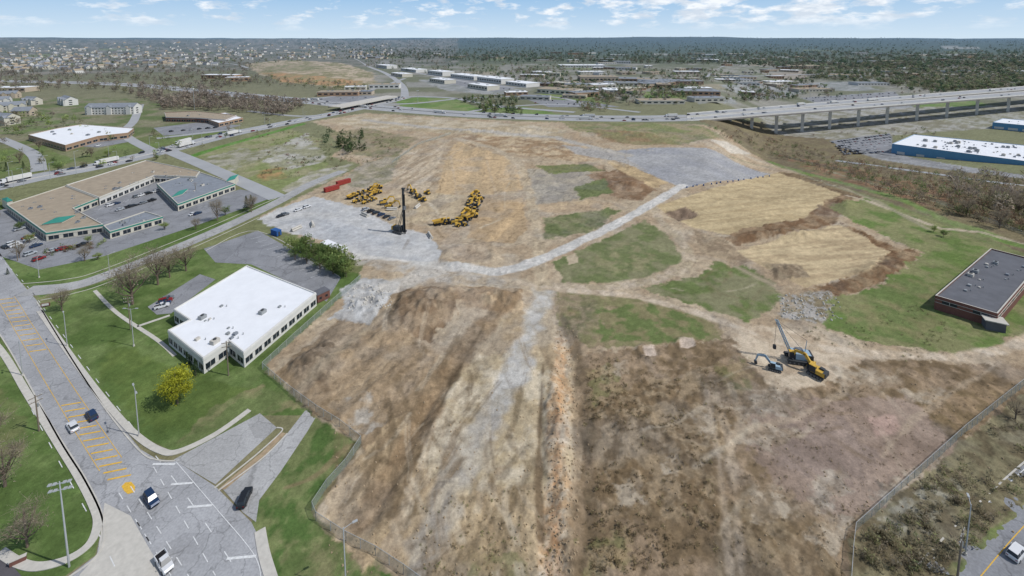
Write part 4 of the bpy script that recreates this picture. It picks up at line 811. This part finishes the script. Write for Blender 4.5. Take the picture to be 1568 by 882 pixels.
def woods(name,poly,n,pal,h0,h1,kind='dec',nt_=36,ls=.1,clump=0):
    uu=[p[0] for p in poly];vv=[p[1] for p in poly]; u=rng.uniform(min(uu),max(uu),n*6); v=rng.uniform(min(vv),max(vv),n*6); k=inpoly(u,v,poly)
    if clump: k&=fbm(u/clump,v/clump*2.2,3,len(name)+int(uu[0]))>rng.uniform(-.3,.5,len(u))
    u=u[k][:n]; v=v[k][:n]; n=len(u); kinds=kind if isinstance(kind,tuple) else (kind,)
    VAR=[tri_tree(nt_,ls,kinds[i%len(kinds)],i+3) for i in range(8)]
    Z_=zt(u,v); yy=v-V0; d_=F*SP+yy*CP; x=(u-784)*(H-Z_)/d_; y=(F*CP-yy*SP)*(H-Z_)/d_
    ii=np.clip(np.searchsorted(-vs,-v),0,nr-1); jj=np.clip(np.round((u-us[0])/2.1).astype(int),0,nc-1); z=ZZ[ii,jj]
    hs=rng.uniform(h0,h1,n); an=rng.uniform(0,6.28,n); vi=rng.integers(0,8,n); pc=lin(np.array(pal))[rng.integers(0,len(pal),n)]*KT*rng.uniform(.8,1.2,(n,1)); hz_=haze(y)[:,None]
    Vx=[];Cx=[]
    for w in range(8):
        m=np.where(vi==w)[0]
        if len(m)==0: continue
        t,sh=VAR[w]; t=t.reshape(-1,3); c,s=np.cos(an[m])[:,None],np.sin(an[m])[:,None]; h_=hs[m][:,None]; wd=h_*rng.uniform(.8,1.25,(len(m),1))
        q_=np.stack([(t[:,0]*c-t[:,1]*s)*wd+x[m][:,None],(t[:,0]*s+t[:,1]*c)*wd+y[m][:,None],t[:,2]*h_+z[m][:,None]],-1)
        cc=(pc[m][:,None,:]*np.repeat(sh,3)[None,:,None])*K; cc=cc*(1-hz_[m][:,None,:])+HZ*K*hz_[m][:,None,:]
        Vx.append(q_.reshape(-1,3)); Cx.append(cc.reshape(-1,3))
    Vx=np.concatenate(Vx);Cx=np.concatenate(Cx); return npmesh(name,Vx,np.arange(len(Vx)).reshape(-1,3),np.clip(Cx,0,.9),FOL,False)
woods('distant_forest',[(-400,67),(700,65),(720,84),(380,98),(-400,118)],2200,[BARE,OLV,GRN,BARE,(126,130,104)],8,13,'dec',20,.16)
woods('distant_forest',[(400,64),(1980,64),(1980,100),(1250,108),(1100,100),(600,92)],5600,[(108,118,84),DKG,(104,112,88),(124,120,98),(130,122,104),(96,106,80)],13,19,'dec',18,.18)
woods('woodland',[(-420,112),(300,100),(380,96),(400,128),(335,140),(220,148),(120,138),(-420,165)],1300,[BARE,BARE,OLV,(140,132,114)],9,14,('dec','bare'),32,.13)
woods('woodland',[(205,148),(330,145),(475,160),(430,180),(370,172),(250,168)],420,[BARE,(148,134,120)],8,12,('bare','dec'),44,.11)
woods('woodland',[(-200,165),(60,172),(130,190),(60,200),(0,215),(-200,240)],120,[BARE,OLV,GRN,SPR],7,11,('dec','bare'),60,.09)
woods('woodland',[(560,92),(900,98),(900,140),(700,118),(560,104)],420,[GRN,OLV,DKG,BARE],8,12,'dec',24,.14)
woods('woodland',[(780,108),(1568,105),(1568,138),(1100,158),(980,165),(850,140)],1500,[GRN,OLV,BARE,DKG,(134,134,106)],7,12,'dec',28,.14,60)
woods('hillside_forest',[(1225,112),(1330,98),(1980,84),(1980,140),(1568,136),(1440,140),(1370,132),(1250,122)],2900,[(110,120,84),(124,130,94),DKG,OLV,(138,130,110)],12,17,'dec',28,.15)
woods('roadside_trees',[(700,152),(790,150),(800,176),(740,172)],90,[GRN,DKG,OLV],7,11,('dec','con'),50,.1)
woods('roadside_trees',[(860,152),(1090,150),(1090,168),(900,172)],110,[GRN,RUS,OLV],4,9,('dec','bare'),40,.1,50)
woods('roadside_trees',[(380,120),(420,118),(560,130),(560,142),(400,134)],110,[OLV,GRN,BARE],6,10,'dec',40,.1)
woods('roadside_trees',[(-100,190),(240,200),(420,185),(300,240),(0,275),(-100,280)],70,[OLV,GRN,BARE,SPR],4,8,('dec','bare'),60,.09)
woods('valley_scrub',[(1075,192),(1180,214),(1280,234),(1300,248),(1568,285),(1900,340),(1900,440),(1568,362),(1440,326),(1300,278),(1180,240),(1110,214)],1400,[(146,132,116),(150,124,102),OLV,(140,128,104),GRN],3,6.5,('bare','bare','dec'),60,.08)
woods('valley_trees',[(1230,208),(1290,202),(1500,194),(1700,205),(1520,208),(1280,218)],40,[BARE,OLV,GRN],3,5,('bare','dec'),50,.1,70)
woods('slope_trees',[(1440,270),(1568,280),(1900,340),(1900,420),(1568,352),(1480,325)],200,[BARE,(150,138,122),OLV],8,13,('bare','bare','dec'),100,.06)
woods('brush',[(900,550),(1100,545),(1120,620),(1090,720),(1110,860),(900,880),(890,700)],1000,[(150,132,104),(140,122,93),(128,116,88),(150,138,102)],.3,1.0,('bush','bare'),26,.14,40)
woods('brush',[(1120,590),(1568,560),(1568,600),(1310,815),(1290,882),(1120,882)],650,[(152,134,110),(162,144,118),(134,122,92)],.2,.7,('bush','bare'),24,.14,40)
woods('brush',[(1320,820),(1568,615),(1800,600),(1600,740),(1440,880),(1320,882)],600,[(150,140,114),(134,126,100),(148,148,106),(160,146,124)],.5,2.2,('bush','bare','bare'),34,.11,50)
woods('brush',[(1200,440),(1300,450),(1420,470),(1500,540),(1350,560),(1180,500)],220,[(140,130,100),(128,134,88)],.2,.8,'bush',18,.16,40)
woods('brush',[(640,780),(850,740),(880,882),(640,900)],200,[(150,134,102),(136,136,90),(162,142,110)],.2,.6,'bush',22,.16,30)
woods('brush',[(390,200),(500,200),(640,215),(600,245),(540,255),(400,280)],240,[RUS,OLV,GRN],1,2.6,'bush',22,.16,30)
woods('hedge_trees',[(440,386),(470,378),(545,405),(535,428),(500,418)],34,[(104,124,72),(114,128,78),(132,144,88)],5,8,'dec',260,.045)
woods('hedge',[(60,385),(160,370),(155,378),(65,394)],26,[GRN,SPR,RUS],1.2,2.5,'bush',60,.1)
woods('evergreen_grove',[(488,222),(500,206),(555,210),(560,234),(530,238)],24,[(72,92,62),(84,98,66)],6,10,('con','dec'),120,.06)
def tree(kind,sd,name):
    r=random.Random(sd); mb=MB()
    mb.cyl((0,0,-.3),(0,0,.32),.028,.018,'bark',7)
    ends=[]
    if kind!='con':
        for k in range(9):
            a=k*2.4+r.uniform(-.3,.3); z0=.18+.02*k; L_=r.uniform(.2,.34); e=Vector((math.cos(a)*L_*r.uniform(.7,1),math.sin(a)*L_*r.uniform(.7,1),z0+r.uniform(.2,.5))); s0=Vector((0,0,z0)); mid=s0.lerp(e,.5)+Vector((0,0,-.03))
            mb.cyl(s0,mid,.014,.009,'bark',5); mb.cyl(mid,e,.009,.004,'bark',4); ends.append(e)
            for j in range(3 if kind=='dec' else 6):
                e2=mid.lerp(e,r.uniform(.1,1))+Vector((r.uniform(-.13,.13),r.uniform(-.13,.13),r.uniform(.04,.18))); mb.cyl(mid.lerp(e,r.uniform(0,.8)),e2,.005,.002,'bark',3); ends.append(e2)
        mb.cyl((0,0,.32),(.02,.01,.85),.018,.004,'bark',5); ends.append(Vector((0,0,.85)))
    me=mb.mesh(name+'_wood')
    leaf=[];sh=[]
    if kind=='con':
        for i in range(1300):
            hh=r.random()**1.3; a=r.uniform(0,6.28); lay=.75+.35*((hh*11)%1<.5); rr=(1-hh)*.25*lay*r.uniform(.55,1.05); c=Vector((math.cos(a)*rr,math.sin(a)*rr,.07+hh*.92)); s=.02
            leaf.append([c+Vector((r.gauss(0,s),r.gauss(0,s),r.gauss(0,s*.6))) for _ in range(3)]); sh.append(r.uniform(.5,1.2))
    elif kind=='dec':
        if sd==11:
            for _ in range(46):
                th=r.uniform(0,6.28); ph=math.acos(r.uniform(-.7,1)); rr=r.uniform(.6,1)
                ends.append(Vector((math.sin(ph)*math.cos(th)*.36*rr,math.sin(ph)*math.sin(th)*.36*rr,.52+math.cos(ph)*.4*rr)))
        for e in ends:
            for q in range(55):
                c=e+Vector((r.gauss(0,.06),r.gauss(0,.06),r.gauss(0,.05))); s=.016; b_=r.uniform(.7,1.25)*(1.0+.5*(c.z-.55))  # random leaf tone, with painted shading lighter towards the crown top
                leaf.append([c+Vector((r.gauss(0,s),r.gauss(0,s),r.gauss(0,s))) for _ in range(3)]); sh.append(b_)
    else:
        for e in ends:
            for q in range(18):
                d=Vector((r.gauss(0,.07),r.gauss(0,.07),r.gauss(.04,.05))); p=e+d*.3; t=e+d*1.3; w=Vector((r.gauss(0,1),r.gauss(0,1),r.gauss(0,1))).normalized()*.0035
                leaf.append([p-w,p+w,t]); sh.append(r.uniform(.7,1.2))
                if q%2==0:
                    c=t; s=.009; leaf.append([c+Vector((r.gauss(0,s),r.gauss(0,s),r.gauss(0,s))) for _ in range(3)]); sh.append(r.uniform(.7,1.3))
    return me,np.array([[list(p) for p in t] for t in leaf]),np.array(sh)
TC={}
def place_tree(kind,u,v,h,col,wd=1.,name='deciduous_tree',sd=None):
    key=(kind,(sd if sd is not None else random.randrange(1,4)))
    if key not in TC: TC[key]=tree(key[0],key[1]+11,name)
    me,lf,sh=TC[key]; p=PG(u,v); root=bpy.data.objects.new(name,None); root.location=p; root.rotation_euler=(0,0,random.uniform(0,6)); root.scale=(h*wd,h*wd,h); link(root)
    t=bpy.data.objects.new('trunk_and_limbs',me); link(t); t.parent=root
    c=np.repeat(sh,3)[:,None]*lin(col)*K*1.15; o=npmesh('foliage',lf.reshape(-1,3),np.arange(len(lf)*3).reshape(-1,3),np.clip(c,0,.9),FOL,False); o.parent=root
BR=(158,146,126)
for u,v,h,w in [(95,476,9,1.1),(203,466,19,1.1),(242,436,17,1.),(285,415,13,1.1),(260,425,12,1),(333,338,13,.9),(385,325,11,1),(42,838,9,1.1),(8,745,11,1.2),(-20,700,12,1.2),(30,395,8,1),(130,400,8,1),(300,352,7,1),(1555,640,6,1.2),(1480,330,11,1),(1530,350,12,1),(1560,330,13,1),(60,230,10,1.),(30,250,10,1),(140,240,9,1)]:
    place_tree('bare',u,v,h,BR,w,'bare_tree')
place_tree('dec',272,618,11,(174,174,62),1.0,'yellow_green_tree',0)
for u,v,h in [(300,575,5.5),(288,560,4.5),(1535,505,2.5),(385,318,8),(378,322,9),(10,262,7),(36,258,6),(12,420,3)]: place_tree('con',u,v,h,(74,94,62),1.,'pine_tree')
G2=(108,128,74)
for u,v,h,c in [(452,398,7,G2),(470,404,7,G2),(490,412,8,G2),(510,420,8,G2),(530,424,7,SPR),(455,385,6,SPR),(480,392,6,G2),(520,408,7,G2),(325,470,3,G2),(30,352,5,G2),(45,372,5,SPR),(135,372,4,SPR),(252,352,5,SPR),(345,330,6,G2),(150,398,4,SPR),(90,262,7,G2),(165,240,7,SPR),(240,245,5,G2),(1430,355,4,SPR),(1445,362,4,G2)]:
    place_tree('dec',u,v,h,c,1.2,'deciduous_tree')
def rocks(name,boxes,n,s0,s1,m='conc'):
    mb=MB()
    for i in range(n):
        b_=random.choice(boxes); p=PG(random.uniform(b_[0],b_[2]),random.uniform(b_[1],b_[3])); s=random.uniform(s0,s1); k=5; a0=random.random()*6
        B=[p+Vector((math.cos(a0+6.283*j/k)*s*random.uniform(.7,1.2),math.sin(a0+6.283*j/k)*s*random.uniform(.7,1.2),-.1)) for j in range(k)]
        T_=[p+Vector(((q.x-p.x)*.55,(q.y-p.y)*.55,s*random.uniform(.5,1))) for q in B]; mb.hexa(B,T_,m)
    mb.obj(name)
rocks('rubble',[(840,500,885,880)],450,.1,.35,'hill'); rocks('rubble',[(1195,450,1290,490),(530,436,600,480)],260,.2,.6,'conc'); rocks('boulders',[(900,560,1560,870),(500,600,840,880)],550,.1,.32,'hill')
# ------------------------------------------------------------------ light, sky, camera
EL=math.radians(50); AZ=math.radians(104)
w=bpy.data.worlds.new("World"); scene.world=w; w.use_nodes=True; nt=w.node_tree; bg=nt.nodes['Background']
sky=nt.nodes.new('ShaderNodeTexSky'); sky.sky_type='NISHITA'; sky.sun_disc=False; sky.sun_elevation=EL; sky.sun_rotation=AZ; sky.altitude=200; sky.air_density=1.; sky.dust_density=.5; sky.ozone_density=2.
tc=nt.nodes.new('ShaderNodeTexCoord'); sx=nt.nodes.new('ShaderNodeSeparateXYZ'); nt.links.new(tc.outputs['Generated'],sx.inputs[0])
def mth(op,a,b=None,c=None):
    n=nt.nodes.new('ShaderNodeMath'); n.operation=op
    for i,x in enumerate((a,b,c)):
        if x is None: continue
        if isinstance(x,(int,float)): n.inputs[i].default_value=x
        else: nt.links.new(x,n.inputs[i])
    return n.outputs[0]
def mrange(src,a,b,c=0,d=1):
    m=nt.nodes.new('ShaderNodeMapRange'); m.inputs[1].default_value=a; m.inputs[2].default_value=b; m.inputs[3].default_value=c; m.inputs[4].default_value=d; nt.links.new(src,m.inputs[0]); return m.outputs[0]
def mixc(f,a,b):
    m=nt.nodes.new('ShaderNodeMix'); m.data_type='RGBA'; nt.links.new(f,m.inputs[0])
    for i,x in ((6,a),(7,b)):
        if isinstance(x,tuple): m.inputs[i].default_value=x
        else: nt.links.new(x,m.inputs[i])
    return m.outputs[2]
def sk(r,g,b): l=lin((r,g,b))*10; return (l[0],l[1],l[2],1)
hzc=mixc(mrange(sx.outputs[2],-.005,.09),sk(200,217,230),sk(146,184,219))
base=mixc(mrange(sx.outputs[2],.1,.35),hzc,sky.outputs[0])
sv=nt.nodes.new('ShaderNodeVectorMath'); sv.operation='MULTIPLY'; sv.inputs[1].default_value=(1,1,3.2); nt.links.new(tc.outputs['Generated'],sv.inputs[0])
def cnoise(s,d):
    nz=nt.nodes.new('ShaderNodeTexNoise'); nz.inputs['Scale'].default_value=s; nz.inputs['Detail'].default_value=d; nz.inputs['Roughness'].default_value=.58; nt.links.new(sv.outputs[0],nz.inputs['Vector']); return nz.outputs['Fac']
c1=mth('ADD',mth('MULTIPLY',cnoise(15,8),.75),mth('MULTIPLY',cnoise(3.5,2),.25)); c1=mth('ADD',c1,mrange(sx.outputs[0],-.5,.8,-.005,.04))
cf=mth('MULTIPLY',mth('MULTIPLY',mrange(c1,.52,.61),mrange(sx.outputs[2],.014,.045)),.8)
cs=mixc(mrange(cnoise(24,5),.4,.6),sk(206,214,224),sk(246,247,248))
fin=mixc(cf,base,cs)
nt.links.new(fin,bg.inputs['Color']); bg.inputs['Strength'].default_value=.115
sl=bpy.data.lights.new('sun','SUN'); sl.energy=3.6; sl.angle=math.radians(.6); sl.color=(1,.975,.94); so=bpy.data.objects.new('sun',sl); link(so)
sd=Vector((math.sin(AZ)*math.cos(EL),math.cos(AZ)*math.cos(EL),math.sin(EL))); so.rotation_euler=sd.to_track_quat('Z','Y').to_euler()
cam=bpy.data.cameras.new('camera'); cam.sensor_width=36; cam.lens=F/1568*36; cam.shift_y=-(441-V0)/1568; cam.clip_start=1; cam.clip_end=400000
cob=bpy.data.objects.new('camera',cam); link(cob); cob.location=(0,0,H); cob.rotation_euler=(math.pi/2-PT,0,0); scene.camera=cob
scene.view_settings.view_transform='Standard'; scene.view_settings.look='None'; scene.view_settings.exposure=0
